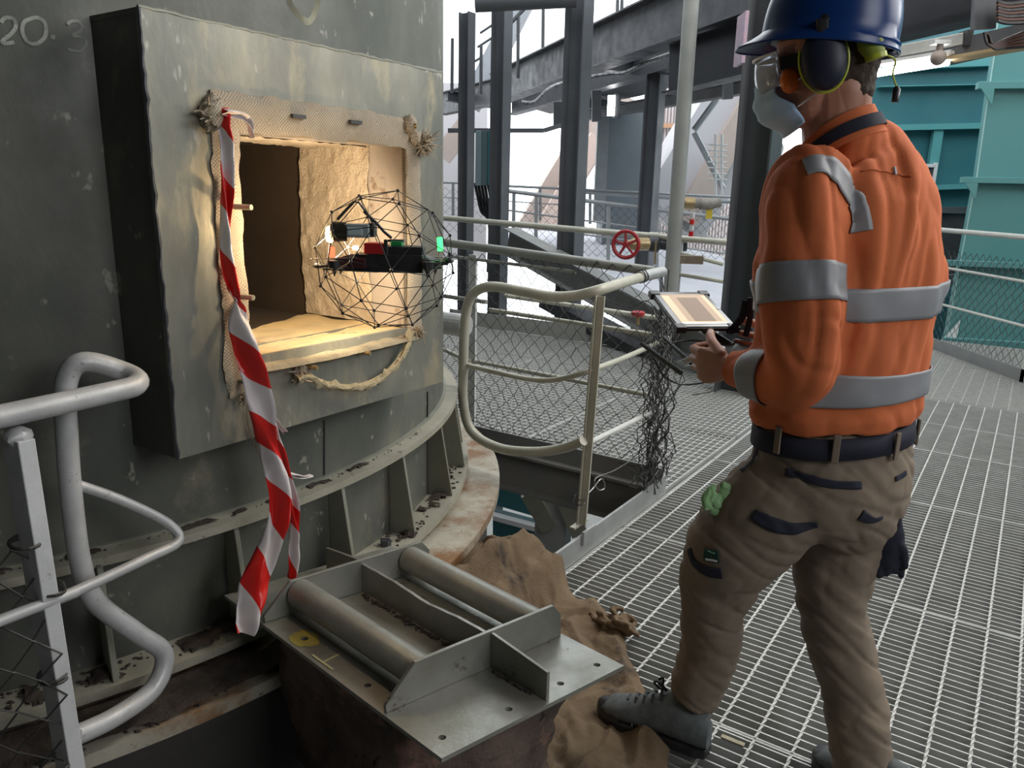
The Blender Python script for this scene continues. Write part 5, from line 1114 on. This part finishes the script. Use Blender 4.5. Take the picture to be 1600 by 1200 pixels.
# loose hem overlapping the belt, collar seat
mb.tube([onY(1302, 650, YP), onY(1303, 630, YP), onY(1304, 612, YP)], [.202, .214, .210], 32, ry=[.160, .170, .166], up=SL)
shirt_me = vremesh(mb, .0065, 5, fold); shirt_bvh = bvh_of(shirt_me); shirt = place(shirt_me, 'shirt', orange, person)
def band(secs, rng, grow, name='reflective_band', par=shirt, fn=fold, n=48, up=SL, m_=silver):
    mb = MB(); C3 = [Vector(s_[0]) for s_ in secs]; c_ = spline(C3, 24); r_ = spline([Vector((s_[1], s_[2], 0)) for s_ in secs], 24); N_ = len(c_) - 1
    a, b = int(rng[0] * N_), int(rng[1] * N_); c_, r_ = c_[a:b + 1:2], r_[a:b + 1:2]
    mb.tube(c_, [q.x + grow for q in r_], n, ry=[q.y + grow for q in r_], up=up, cap=False)
    for i, p in enumerate(mb.v):
        c = c_[i // n]; d_ = (p - c).normalized(); mb.v[i] = p + d_ * fn(p)
    o = mb.build(name, m_, par, smooth=True, fix=False); s_ = o.modifiers.new('s', 'SOLIDIFY'); s_.thickness = .002; return o
def frac(secs, y):    # parameter along a loft where its centre line crosses photo height y
    c_ = spline([Vector(s_[0]) for s_ in secs], 24); best = min(range(len(c_)), key=lambda i: abs((600 - F * (c_[i] - CP).dot(UU) / (c_[i] - CP).dot(f0)) - y)); return best / (len(c_) - 1)
band(torso, (frac(torso, 484), frac(torso, 436)), .0045); band(torso, (frac(torso, 606), frac(torso, 562)), .0055)
fa, fb = frac(armL[:6], 418) * 5 / 9, frac(armL[:6], 474) * 5 / 9
band(armL, (fa, fb), .0045, up=SL)
band(armL, (.725, .815), .0045)
band(armR, (.40, .48), .004)
def ribbon_on(bvh, pts, wd, name, m_, par, off=.0025, seg=8, th=.0015, K=5, upv=None, closed_w=None):
    if len(pts) < 2: print('RIBBON MISS', name); return
    q = spline(pts, seg); mb = MB()
    for i, p in enumerate(q):
        t_ = (q[min(i + 1, len(q) - 1)] - q[max(i - 1, 0)]).normalized(); hit, nr, _, _ = bvh.find_nearest(p)
        s_ = t_.cross(nr).normalized(); ww = wd if closed_w is None else wd * closed_w(i / (len(q) - 1))
        for k in range(K + 1):
            g = p + s_ * (ww * (k / K - .5)); h2, n2, _, _ = bvh.find_nearest(g); mb.v.append(h2 + n2 * off)
    for i in range(len(q) - 1):
        for k in range(K): a = i * (K + 1) + k; mb.f.append((a, a + 1, a + K + 2, a + K + 1)); mb.mi.append(0)
    o = mb.build(name, m_, par, smooth=True, fix=False); s_ = o.modifiers.new('s', 'SOLIDIFY'); s_.thickness = th; s_.offset = 1; return o
def raypt(bvh, x, y):
    h, n_, _, _ = bvh.ray_cast(CP, ray(x, y).normalized()); return h
def rp(bvh, pts):
    o_ = []
    for x, y in pts:
        h = raypt(bvh, x, y)
        if h is None: h = bvh.find_nearest(onY(x, y, 1.72))[0]
        o_.append(h)
    return o_
ribbon_on(shirt_bvh, rp(shirt_bvh, ((1258, 262), (1275, 256), (1295, 262), (1315, 282), (1330, 310), (1340, 340), (1343, 362))), .050, 'shoulder_stripe', silver, shirt)
ribbon_on(shirt_bvh, rp(shirt_bvh, ((1345, 268), (1375, 268), (1400, 272), (1425, 276))), .003, 'yoke_seam', mat('orange_dark', (.45, .11, .03), None, bump=0, rough=.9), shirt, off=.0012)
ribbon_on(shirt_bvh, rp(shirt_bvh, ((1396, 262), (1397, 268), (1398, 274))), .006, 'yoke_loop', silver, shirt, off=.003, K=2)
# collar and lanyard
nb = onY(1310, 212, YP); cax = (fh * .25 + ZA * 1.0).normalized()
def collar_ring(rr, off, name, m_, wd, th, par, a0=0, a1=2 * math.pi):
    mb = MB(); cx_ = (SL - cax * SL.dot(cax)).normalized(); cy_ = cax.cross(cx_)
    n_ = 36; fwdc = (FWD * .6 + fh * .6).normalized()
    for i in range(n_ + 1):
        a = a0 + (a1 - a0) * i / n_; d_ = cx_ * math.cos(a) * rr + cy_ * math.sin(a) * (rr * 1.08); c = nb + cax * off + d_ - ZA * .085 * (.5 + .5 * d_.normalized().dot(fwdc)) ** 1.6 + ZA * .012 + fwdc * .02 * (.5 + .5 * d_.normalized().dot(fwdc)); o_ = d_.normalized()
        for (r2, z2) in ((0, -wd / 2), (th, -wd / 2), (th * .7, wd / 2), (-th * .2, wd / 2)): mb.v.append(c + o_ * (r2 - z2 * .25) + cax * z2)
    for i in range(n_):
        for k in range(4): mb.f.append((i * 4 + k, i * 4 + (k + 1) % 4, (i + 1) * 4 + (k + 1) % 4, (i + 1) * 4 + k)); mb.mi.append(0)
    return mb.build(name, m_, par, smooth=True)
collar_ring(.074, .004, 'collar', orange, .060, .008, shirt)
collar_ring(.084, .002, 'lanyard', navy, .026, .004, person)
# --- trousers
def tfold(p):
    z = p.z; n1 = noise.noise(Vector((p.x * 7, p.y * 7, z * 13))); n2 = noise.noise(Vector((p.x * 14 + z * 6, p.y * 14, z * 17 - p.x * 8)))
    n3 = noise.noise(Vector((p.x * 5 + p.y * 3, p.y * 5, z * 20 + p.x * 14))); r1 = -(1 - abs(n3) * 4.2) if abs(n3) < .238 else 0
    r2 = -(1 - abs(n2) * 3.6) if abs(n2) < .277 else 0
    return .0045 * n1 + .0025 * n2 + .005 * r1 + .0022 * r2
mb = MB(); loft(mb, hips, SL, 32, 6); loft(mb, legL, SL, 24, 6); loft(mb, legR, SL, 24, 6)
tr_me = vremesh(mb, .0065, 6, tfold); tr_bvh = bvh_of(tr_me); trs = place(tr_me, 'trousers', khaki, person)
mb = MB(); b0, b1 = onY(1300, 682, YP), onY(1301, 652, YP); mb.tube([b0, b1], [.203, .198], 48, ry=[.161, .156], up=SL, cap=False)
mb2 = [(b0, .198, .156), (b1, .194, .152)]
o = mb.build('belt', navy, person, smooth=True, fix=False); s_ = o.modifiers.new('s', 'SOLIDIFY'); s_.thickness = .005
for a in (215, 262, 305, 345, 150):
    d_ = SL * math.cos(math.radians(a)) + FWD * math.sin(math.radians(a)); mb = MB()
    c = (b0 + b1) / 2 + SL * (.206 * math.cos(math.radians(a))) + FWD * (.164 * math.sin(math.radians(a))); mb.box(c, d_.cross(ZA).normalized() * .0075, d_ * .003, ZA * .032); mb.build('belt_loop', khaki, trs, bevel=.002)
for pts, wd, sh_ in ((((1228, 736), (1260, 746), (1300, 756), (1345, 758)), .018, None), (((1177, 803), (1205, 818), (1240, 826), (1278, 820)), .026, lambda t_: 1.0 - .6 * t_ + .5 * math.sin(t_ * 3.1)), (((1068, 855), (1085, 878), (1105, 892), (1128, 895)), .026, lambda t_: .7 + .4 * t_), (((1345, 804), (1362, 812), (1378, 808)), .022, lambda t_: 1.2 - t_), (((1178, 664), (1158, 672), (1142, 690), (1134, 712)), .011, None), (((1398, 748), (1408, 743), (1414, 738)), .012, None)):
    ribbon_on(tr_bvh, rp(tr_bvh, pts), wd, 'pocket_trim', navy, trs, closed_w=sh_)
pp = rp(tr_bvh, ((1101, 866), (1112, 868), (1124, 870)))
ribbon_on(tr_bvh, pp, .030, 'woven_label', mat('dark_green_label', (.01, .05, .04), None, bump=0, rough=.7), trs, off=.003, K=3)
ribbon_on(tr_bvh, rp(tr_bvh, ((1104, 873), (1112, 874), (1122, 876))), .005, 'label_print', white_p, trs, off=.0055, K=1, th=.0005)
ribbon_on(tr_bvh, rp(tr_bvh, ((1108, 860), (1113, 862), (1119, 864))), .003, 'label_print', mat('label_green', (.2, .5, .35), None, bump=0), trs, off=.0055, K=1, th=.0005)
# --- shoes
def shoe(heel, toe, label=None):
    d = (toe - heel); L_ = d.length; d.normalize(); s_ = d.cross(ZA).normalized(); z0 = min(heel.z, toe.z)
    def S(a, b, c): return heel + d * a + s_ * b + ZA * c
    mb = MB(); prof = [(0, .026, .040, .070), (.02, .036, .055, .095), (.07, .040, .060, .110), (.11, .041, .058, .108), (.15, .042, .050, .090), (.19, .046, .042, .072), (.23, .049, .035, .058), (.265, .044, .030, .048), (.288, .030, .024, .036), (.298, .012, .018, .028)]
    k_ = L_ / .298; n = 20; rows = []
    for a, hw, cz, top in prof:
        for j in range(n):
            t_ = 2 * math.pi * j / n; y_ = math.cos(t_); z_ = math.sin(t_)
            zz = .018 + (top * 1.28 - .016) * (.5 + .5 * (math.copysign(abs(z_) ** .8, z_))); yy = hw * math.copysign(abs(y_) ** .75, y_) * (1 - .25 * max(0, z_) ** 2)
            mb.v.append(S(a * k_, yy, zz))
    for i in range(len(prof) - 1):
        for j in range(n): mb.f.append((i * n + j, i * n + (j + 1) % n, (i + 1) * n + (j + 1) % n, (i + 1) * n + j)); mb.mi.append(0)
    mb.f += [tuple(range(n)), tuple((len(prof) - 1) * n + j for j in range(n))[::-1]]; mb.mi += [0, 0]
    up_ = mb.build('shoe', shoe_m, person, smooth=True)
    out_ = [(-.004, 0), (.0, .03), (.03, .040), (.1, .041), (.16, .045), (.22, .052), (.265, .047), (.292, .030), (.304, 0)]; poly = [S(a * k_, b, .0) for a, b in out_] + [S(a * k_, -b, 0) for a, b in out_[-2:0:-1]]
    mb = MB(); mb.prism(poly, ZA * .026); mb.build('sole', blk, up_, bevel=.004)
    mb = MB(); n2 = 12
    capr = [(.225, .050, .040), (.25, .049, .044), (.275, .041, .042), (.295, .026, .036), (.304, .010, .030)]
    for a, hw, top in capr:
        for j in range(n2 + 1):
            t_ = math.pi * j / n2; mb.v.append(S(a * k_, (hw + .003) * math.cos(t_), .022 + (top * 1.28 - .018) * math.sin(t_)))
    for i in range(len(capr) - 1):
        for j in range(n2): q = i * (n2 + 1) + j; mb.f.append((q, q + 1, q + n2 + 2, q + n2 + 1)); mb.mi.append(0)
    mb.build('toe_cap', blk, up_, smooth=True)
    for k in range(5):
        a = (.125 + k * .022) * k_; tz = .138 - k * .014; mb = MB(); mb.tube([S(a, -.024, tz - .012), S(a + .004, -.010, tz), S(a + .008, .010, tz), S(a + .004, .024, tz - .012)], .0040, 6); mb.build('lace', blk, up_)
    mb = MB(); a = .118 * k_; mb.tube(spline([S(a, 0, .143), S(a + .02, -.012, .17), S(a + .035, -.006, .158), S(a + .015, 0, .143), S(a + .02, .018, .166), S(a + .03, .012, .150), S(a, 0, .143)], 4), .0034, 6); mb.build('lace', blk, up_)
    for k in range(3):
        a = (.15 + k * .02) * k_; mb = MB(); mb.bar(S(a, -.043, .028), S(a + .012, -.034, .062), .0015, .0015); mb.bar(S(a, .043, .028), S(a + .012, .034, .062), .0015, .0015); mb.build('side_stripe', silver, up_)
    return up_
hl, tl = onZ(1106, 1178, .012), onZ(938, 1112, .012)
shoe(hl, tl)
shoe(Vector((1.0, 1.50, .0)), Vector((.83, 1.745, .0)))
# --- helmet
fq = (fh + uh * .30).normalized(); uq = fq.cross(sh).normalized()
def HH(f_, s_, u_): return Hc + fq * f_ + sh * s_ + uq * (u_ + .004)
def dome(name, m_, par, rf=.138, rs_=.114, ru=.155, base=.045, brim=True, grow=0):
    mb = MB(); n, mm = 48, 14; rows = []
    for i in range(mm + 1):
        t_ = i / mm * math.pi / 2; rr = math.sin(t_) ** .62; zz = math.cos(t_) ** .85 if i < mm else 0
        rows.append((rr, zz))
    vs = []
    for rr, zz in rows:
        for j in range(n):
            a = 2 * math.pi * j / n; vs.append(HH(-.004 + (rf + grow) * rr * math.cos(a), (rs_ + grow) * rr * math.sin(a), base + (ru + grow) * zz))
    if brim:
        for ext, dz in ((.006, -.006), (.5, -.012), (1, -.020), (1.0, -.024)):
            for j in range(n):
                a = 2 * math.pi * j / n; c_ = math.cos(a); e_ = (.010 + .040 * max(0, c_) ** 2.2 + -.002 * max(0, -c_)) * ext if ext > .01 else ext
                vs.append(HH(-.004 + (rf + e_) * c_, (rs_ + e_ * .6) * math.sin(a), base + dz - .016 * max(0, c_) ** 3 * ext))
    k = len(vs) // n; fs = [(i * n + j, i * n + (j + 1) % n, (i + 1) * n + (j + 1) % n, (i + 1) * n + j) for i in range(k - 1) for j in range(n)]
    mb.add(vs, fs); o = mb.build(name, m_, par, smooth=True, fix=True); s_ = o.modifiers.new('s', 'SOLIDIFY'); s_.thickness = .003; s_.offset = -1; return o
helmet = dome('helmet', blue, person)
mb = MB(); q = spline([HH(.124 - .25 * t_, 0, .055 + .125 * math.sin(math.pi * t_)) for t_ in (0.02, .2, .4, .6, .8, .98)], 6); mb.tube(q, .008, 8, ry=.012); mb.build('helmet_ridge', blue, helmet, smooth=True)
mb = MB(); mb.tube([HH(-.004 + .105 * math.cos(a), .088 * math.sin(a), .030) for a in [2 * math.pi * i / 24 for i in range(24)]], .004, 6, ry=.014, closed=True); mb.build('headband', blk, helmet, smooth=True)
# earmuffs
for s_ in (1, -1):
    cc_ = H(.006, .097 * s_, -.006); mb = MB(); mb.ball(cc_, 1, 24, 16, (.044, .024, .062), (fh, sh, uh)); em = mb.build('earmuff', mat('navy_plastic', (.012, .016, .035), None, rough=.5, bump=0), person, smooth=True)
    mb = MB(); mb.tube([cc_ - sh * (.006 * s_) + fh * (.047 * math.cos(a)) + uh * (.065 * math.sin(a)) for a in [math.radians(155 + 230 * i / 30) for i in range(31)]], .0026, 8); mb.build('lime_trim', lime, em, smooth=True)
    mb = MB(); mb.tube([cc_ + sh * (.010 * s_) + uh * .045, cc_ + sh * (.024 * s_) + uh * .07, H(.0, .112 * s_, .062), H(-.002, .108 * s_, .072)], [.012, .012, .010, .008], 10, ry=[.006, .006, .007, .006], up=fh); mb.build('muff_arm', blk, em, smooth=True)
    mb = MB(); mb.tube([cc_ - sh * .012 * s_, cc_ - sh * .024 * s_], [.042, .038], 20, ry=[.058, .052], up=fh); mb.build('cushion', blk, em, smooth=True)
# safety glasses
gl = bpy.data.materials.new('clear_lens'); gl.use_nodes = True; b_ = gl.node_tree.nodes['Principled BSDF']; b_.inputs['Base Color'].default_value = (.80, .84, .90, 1); b_.inputs['Transmission Weight'].default_value = .7; b_.inputs['Roughness'].default_value = .08; b_.inputs['IOR'].default_value = 1.2
mb = MB(); n, mm = 24, 8
for i in range(mm + 1):
    for j in range(n + 1):
        a = math.radians(-56 + 112 * j / n); u_ = .030 - .062 * i / mm - (.012 * (1 - abs(a) / 1.36) * (i / mm)); vsq = 1 + .05 * math.sin(math.pi * i / mm)
        mb.v.append(H(.032 + .102 * math.cos(a) * vsq, .074 * math.sin(a) * vsq, u_))
for i in range(mm):
    for j in range(n): q = i * (n + 1) + j; mb.f.append((q, q + 1, q + n + 2, q + n + 1)); mb.mi.append(0)
gls = mb.build('safety_glasses', gl, person, smooth=True); s_ = gls.modifiers.new('s', 'SOLIDIFY'); s_.thickness = .002
for s_ in (1, -1):
    mb = MB(); mb.bar(H(.088, .066 * s_, .008), H(-.01, .082 * s_, .004), .004, .026, up=uh); mb.build('temple', blk, gls)
mb = MB(); mb.ball(H(.072, .062, -.030), 1, 14, 10, (.020, .012, .026), (fh, sh, uh)); mb.build('orange_piece', mat('plain_orange', (.7, .16, .02), None, rough=.3, bump=0), gls, smooth=True)  # plain orange lump behind the lens
mb = MB(); mb.tube([H(.034 + .103 * math.cos(a), .076 * math.sin(a), .032) for a in [math.radians(-56 + 112 * j / 24) for j in range(25)]], .003, 6); mb.build('brow_bar', white_p, gls, smooth=True)
# face mask with pleats and ear loops
mb = MB(); n, mm = 30, 24
for i in range(mm + 1):
    e_ = i / mm; am = 44 + 24 * min(1, max(0, (e_ - .25) / .35)); rf_ = .094 + .018 * math.sin(math.pi * min(1, e_ * 1.1)) - .030 * max(0, e_ - .62) / .38; pl = .0022 * math.sin(e_ * 20)
    for j in range(n + 1):
        a = math.radians(-am + 2 * am * j / n); nose_ = .014 * math.exp(-(a / .35) ** 2) * (1 - e_) ** .8; up_ = -.022 - .118 * e_ + .022 * (abs(a) / 1.2) ** 2 * e_
        mb.v.append(H(.026 + (rf_ + pl + nose_) * math.cos(a), (.070 + pl - .006 * e_) * math.sin(a) * 1.04, up_ + .010 * math.cos(a) * (1 - e_)))
for i in range(mm):
    for j in range(n): q = i * (n + 1) + j; mb.f.append((q, q + 1, q + n + 2, q + n + 1)); mb.mi.append(0)
msk = mb.build('face_mask', mask_m, person, smooth=True); s_ = msk.modifiers.new('s', 'SOLIDIFY'); s_.thickness = .002
for s_ in (1, -1):
    for u0_, u1_ in ((-.035, .0), (-.085, -.045)):
        mb = MB(); mb.tube([H(.062, .066 * s_, u0_), H(.02, .078 * s_, (u0_ + u1_) / 2), H(.0, .080 * s_, u1_)], .0016, 6); mb.build('ear_loop', white_p, msk)
# hair
mb = MB(); mb.ball(H(-.030, 0, .000), 1, 26, 18, (.088, .0775, .085), (fh, sh, uh)); mb.ball(H(-.060, 0, -.045), 1, 18, 12, (.045, .055, .045), (fh, sh, uh)); mb.ball(H(-.050, 0, -.070), 1, 18, 12, (.050, .056, .040), (fh, sh, uh))
place(vremesh(mb, .005, 2, lambda p: .003 * noise.noise(p * 90)), 'hair', hair_m, person)
# lime lamp clip and dangling toggle at the back of the helmet
mb = MB(); mb.tube([H(-.080, .070, .026), H(-.086, .076, .004), H(-.092, .078, -.018)], [.022, .027, .019], 14, ry=[.016, .020, .014], up=fh); lc = mb.build('lime_clip', mat('lime_cloth', (.30, .36, .05), None, rough=.5, bump=0), helmet, smooth=True)
mb = MB(); mb.tube([H(-.092, .078, -.016), H(-.093, .078, -.026)], .021, 14, ry=.016, up=fh); mb.build('clip_band', lime, helmet, smooth=True)
mb = MB(); mb.tube(spline([H(-.108, .075, -.02), H(-.128, .072, -.035), H(-.122, .07, -.06), H(-.127, .07, -.085)], 5), .002, 6); mb.build('cord', lime, helmet, smooth=True)
mb = MB(); mb.tube([H(-.127, .07, -.085), H(-.127, .07, -.092), H(-.122, .07, -.115)], [.004, .008, .007], 8); mb.build('toggle', blk, helmet, smooth=True)
# --- things carried
rag = thing('green_rag', (raypt(tr_bvh, 1122, 785) or onY(1122, 785, 1.64)), 'pale green cloth stuffed in the left thigh pocket', 'cloth')
bp_ = (raypt(tr_bvh, 1122, 788) or onY(1122, 785, 1.64)) - FWD * .004; mb = MB()
sc1 = .00148
def rg(x, y): return bp_ + RR * ((x - 1122) * sc1) - UU * ((y - 788) * sc1)
for x, y, a, b_, tl in ((1106, 774, .015, .036, -.35), (1136, 773, .019, .038, .25), (1124, 792, .030, .020, 0), (1118, 784, .016, .024, -.5), (1140, 788, .014, .022, .1)):
    ax1 = (RR * math.cos(tl) + UU * math.sin(tl)); ax2 = (UU * math.cos(tl) - RR * math.sin(tl)); mb.ball(rg(x, y), 1, 18, 12, (a, b_, .012), (ax1, ax2, f0))
place(vremesh(mb, .003, 1, lambda p: .005 * noise.noise(p * 55) - .004 * max(0, 1 - abs(noise.noise(p * 40)) * 5)), 'cloth_folds', mat('pale_green_cloth', (.28, .50, .22), (.36, .58, .30), 30, .9, 0, .2, 200), rag)
gv = raypt(tr_bvh, 1385, 800) or onY(1385, 800, 1.7)
gp = onY(1390, 845, 1.70); glove = thing('work_gloves', gp - ZA * .12, 'black work gloves hanging from the back of the belt', 'gloves')
mb = MB(); mb.tube([onY(1400, 785, 1.69), onY(1396, 805, 1.69), onY(1391, 845, 1.69), onY(1390, 885, 1.69)], [.016, .022, .034, .030], 14, ry=[.010, .014, .018, .014], up=RR)
for k in range(4): capsule(mb, [onY(1374 + k * 11, 870, 1.69), onY(1372 + k * 12, 888, 1.69), onY(1374 + k * 11.5, 899 - (k % 3) * 3, 1.69)], [.0095, .0095, .0085], 8)
capsule(mb, [onY(1398, 840, 1.685), onY(1412, 862, 1.68), onY(1414, 884, 1.68)], [.013, .012, .010], 8)
place(vremesh(mb, .004, 2, lambda p: .003 * noise.noise(p * 40)), 'glove', navy, glove)
mb = MB(); mb.tube([onY(1404, 765, 1.70), onY(1404, 775, 1.695), onY(1400, 790, 1.69)], [.010, .016, .010], 8, ry=[.006, .006, .006], up=RR); mb.build('clip', blk, glove)
# controller and tablet
ctl = thing('tablet_controller', CC - ZA * .03, 'black remote controller with a mounted tablet held in both hands', 'controller')
def Kp(a, b, c, base=None): return (base or CC) + WX * a + BD * b + ND * c
def kbox(name, a0, a1, b0, b1, c0, c1, m_, base=None, bev=.003):
    mb = MB(); mb.hexa([Kp(a0, b0, c0, base), Kp(a1, b0, c0, base), Kp(a1, b1, c0, base), Kp(a0, b1, c0, base), Kp(a0, b0, c1, base), Kp(a1, b0, c1, base), Kp(a1, b1, c1, base), Kp(a0, b1, c1, base)]); return mb.build(name, m_, ctl, bevel=bev)
kbox('controller_body', -.075, .075, -.045, .05, -.018, .018, blk, bev=.010)
for s_ in (-1, 1):
    mb = MB(); mb.tube([Kp(.05 * s_, .015, .016), Kp(.05 * s_, .015, .030), Kp(.05 * s_, .015, .034)], [.005, .004, .009], 10); mb.build('thumb_stick', galv, ctl, smooth=True)
    mb = MB(); mb.tube([Kp(.068 * s_, -.02, -.005), Kp(.075 * s_, .02, -.012), Kp(.075 * s_, .05, -.02)], [.016, .019, .014], 12); mb.build('grip', blk, ctl, smooth=True)
TC = onY(1082, 483, 2.06)
kbox('tablet_case', -.082, .082, -.118, .118, -.012, .0, blk, TC, .006)
kbox('case_corner', -.087, -.058, -.123, -.094, -.014, .004, blk, TC); kbox('case_corner', .058, .087, -.123, -.094, -.014, .004, blk, TC); kbox('case_corner', -.087, -.058, .094, .123, -.014, .004, blk, TC); kbox('case_corner', .058, .087, .094, .123, -.014, .004, blk, TC)
kbox('bezel', -.077, .077, -.113, .113, .0, .002, mat('black_bezel', (.012, .012, .013), None, rough=.15, bump=0), TC, 0)
def lit(n_, c, s_): return glow(n_, c, s_)
kbox('screen', -.062, .066, -.098, .098, .002, .0026, lit('screen_cream', (.62, .46, .30), .9), TC, 0)
kbox('screen_image', -.040, .054, -.085, .080, .0026, .003, lit('screen_tan', (.42, .30, .20), .8), TC, 0)
kbox('screen_image', -.022, .036, -.070, .082, .003, .0034, lit('screen_brown', (.20, .135, .09), .8), TC, 0)
kbox('status_bar', -.062, .066, -.098, -.088, .0027, .003, lit('screen_bar', (.30, .24, .19), .8), TC, 0); kbox('status_bar', -.062, .066, .089, .098, .0027, .003, lit('screen_white', (.8, .78, .72), .8), TC, 0)
kbox('home_button', .069, .074, -.006, .006, .002, .003, galv, TC, 0)
mb = MB(); mb.tube([CC + ND * .01 - BD * .03, (CC + TC) / 2 - ND * .01, TC - ND * .014 + BD * .03], [.014, .012, .018], 10); mb.build('tablet_mount', blk, ctl, smooth=True)
for (x0, y0, x1, y1, w_) in ((1037, 527, 1080, 568, .0055), (1003, 537, 1064, 583, .0065)):
    mb = MB(); a, b = onY(x0, y0, 2.12), onY(x1, y1, 1.97); mb.tube([a, b], w_, 8); mb.build('antenna', blk, ctl, smooth=True)
mb = MB(); a, b = onY(1068, 566, 1.98), onY(1084, 560, 1.97); mb.tube([a, b], .009, 10); mb.build('antenna_base', white_p, ctl, smooth=True)
mb = MB(); mb.tube(spline([onY(1050, 536, 2.05), onY(1065, 533, 2.0), onY(1085, 532, 1.98), onY(1105, 535, 1.96)], 6), .0022, 6); mb.build('cable', blk, ctl)
mb = MB(); mb.tube(spline([onY(1022, 560, 2.05), onY(1035, 585, 2.03), onY(1055, 598, 2.0), onY(1072, 601, 1.97), onY(1100, 598, 1.95)], 6), .0022, 6); mb.build('cable', blk, ctl)
mb = MB(); mb.bar(onY(1082, 617, 1.93), onY(1110, 612, 1.90), .010, .003); mb.build('metal_clip', white_p, ctl)
mb = MB(); mb.tube(spline([onY(1166, 470, 1.93), onY(1160, 495, 1.93), onY(1148, 510, 1.95), onY(1140, 520, 1.97)], 5), .010, 8, ry=.004); mb.build('neck_strap', navy, ctl, smooth=True)
mb = MB(); mb.tube(spline([onY(1172, 465, 1.92), onY(1172, 495, 1.92), onY(1165, 525, 1.93)], 5), .008, 8, ry=.003); mb.build('neck_strap', navy, ctl, smooth=True)
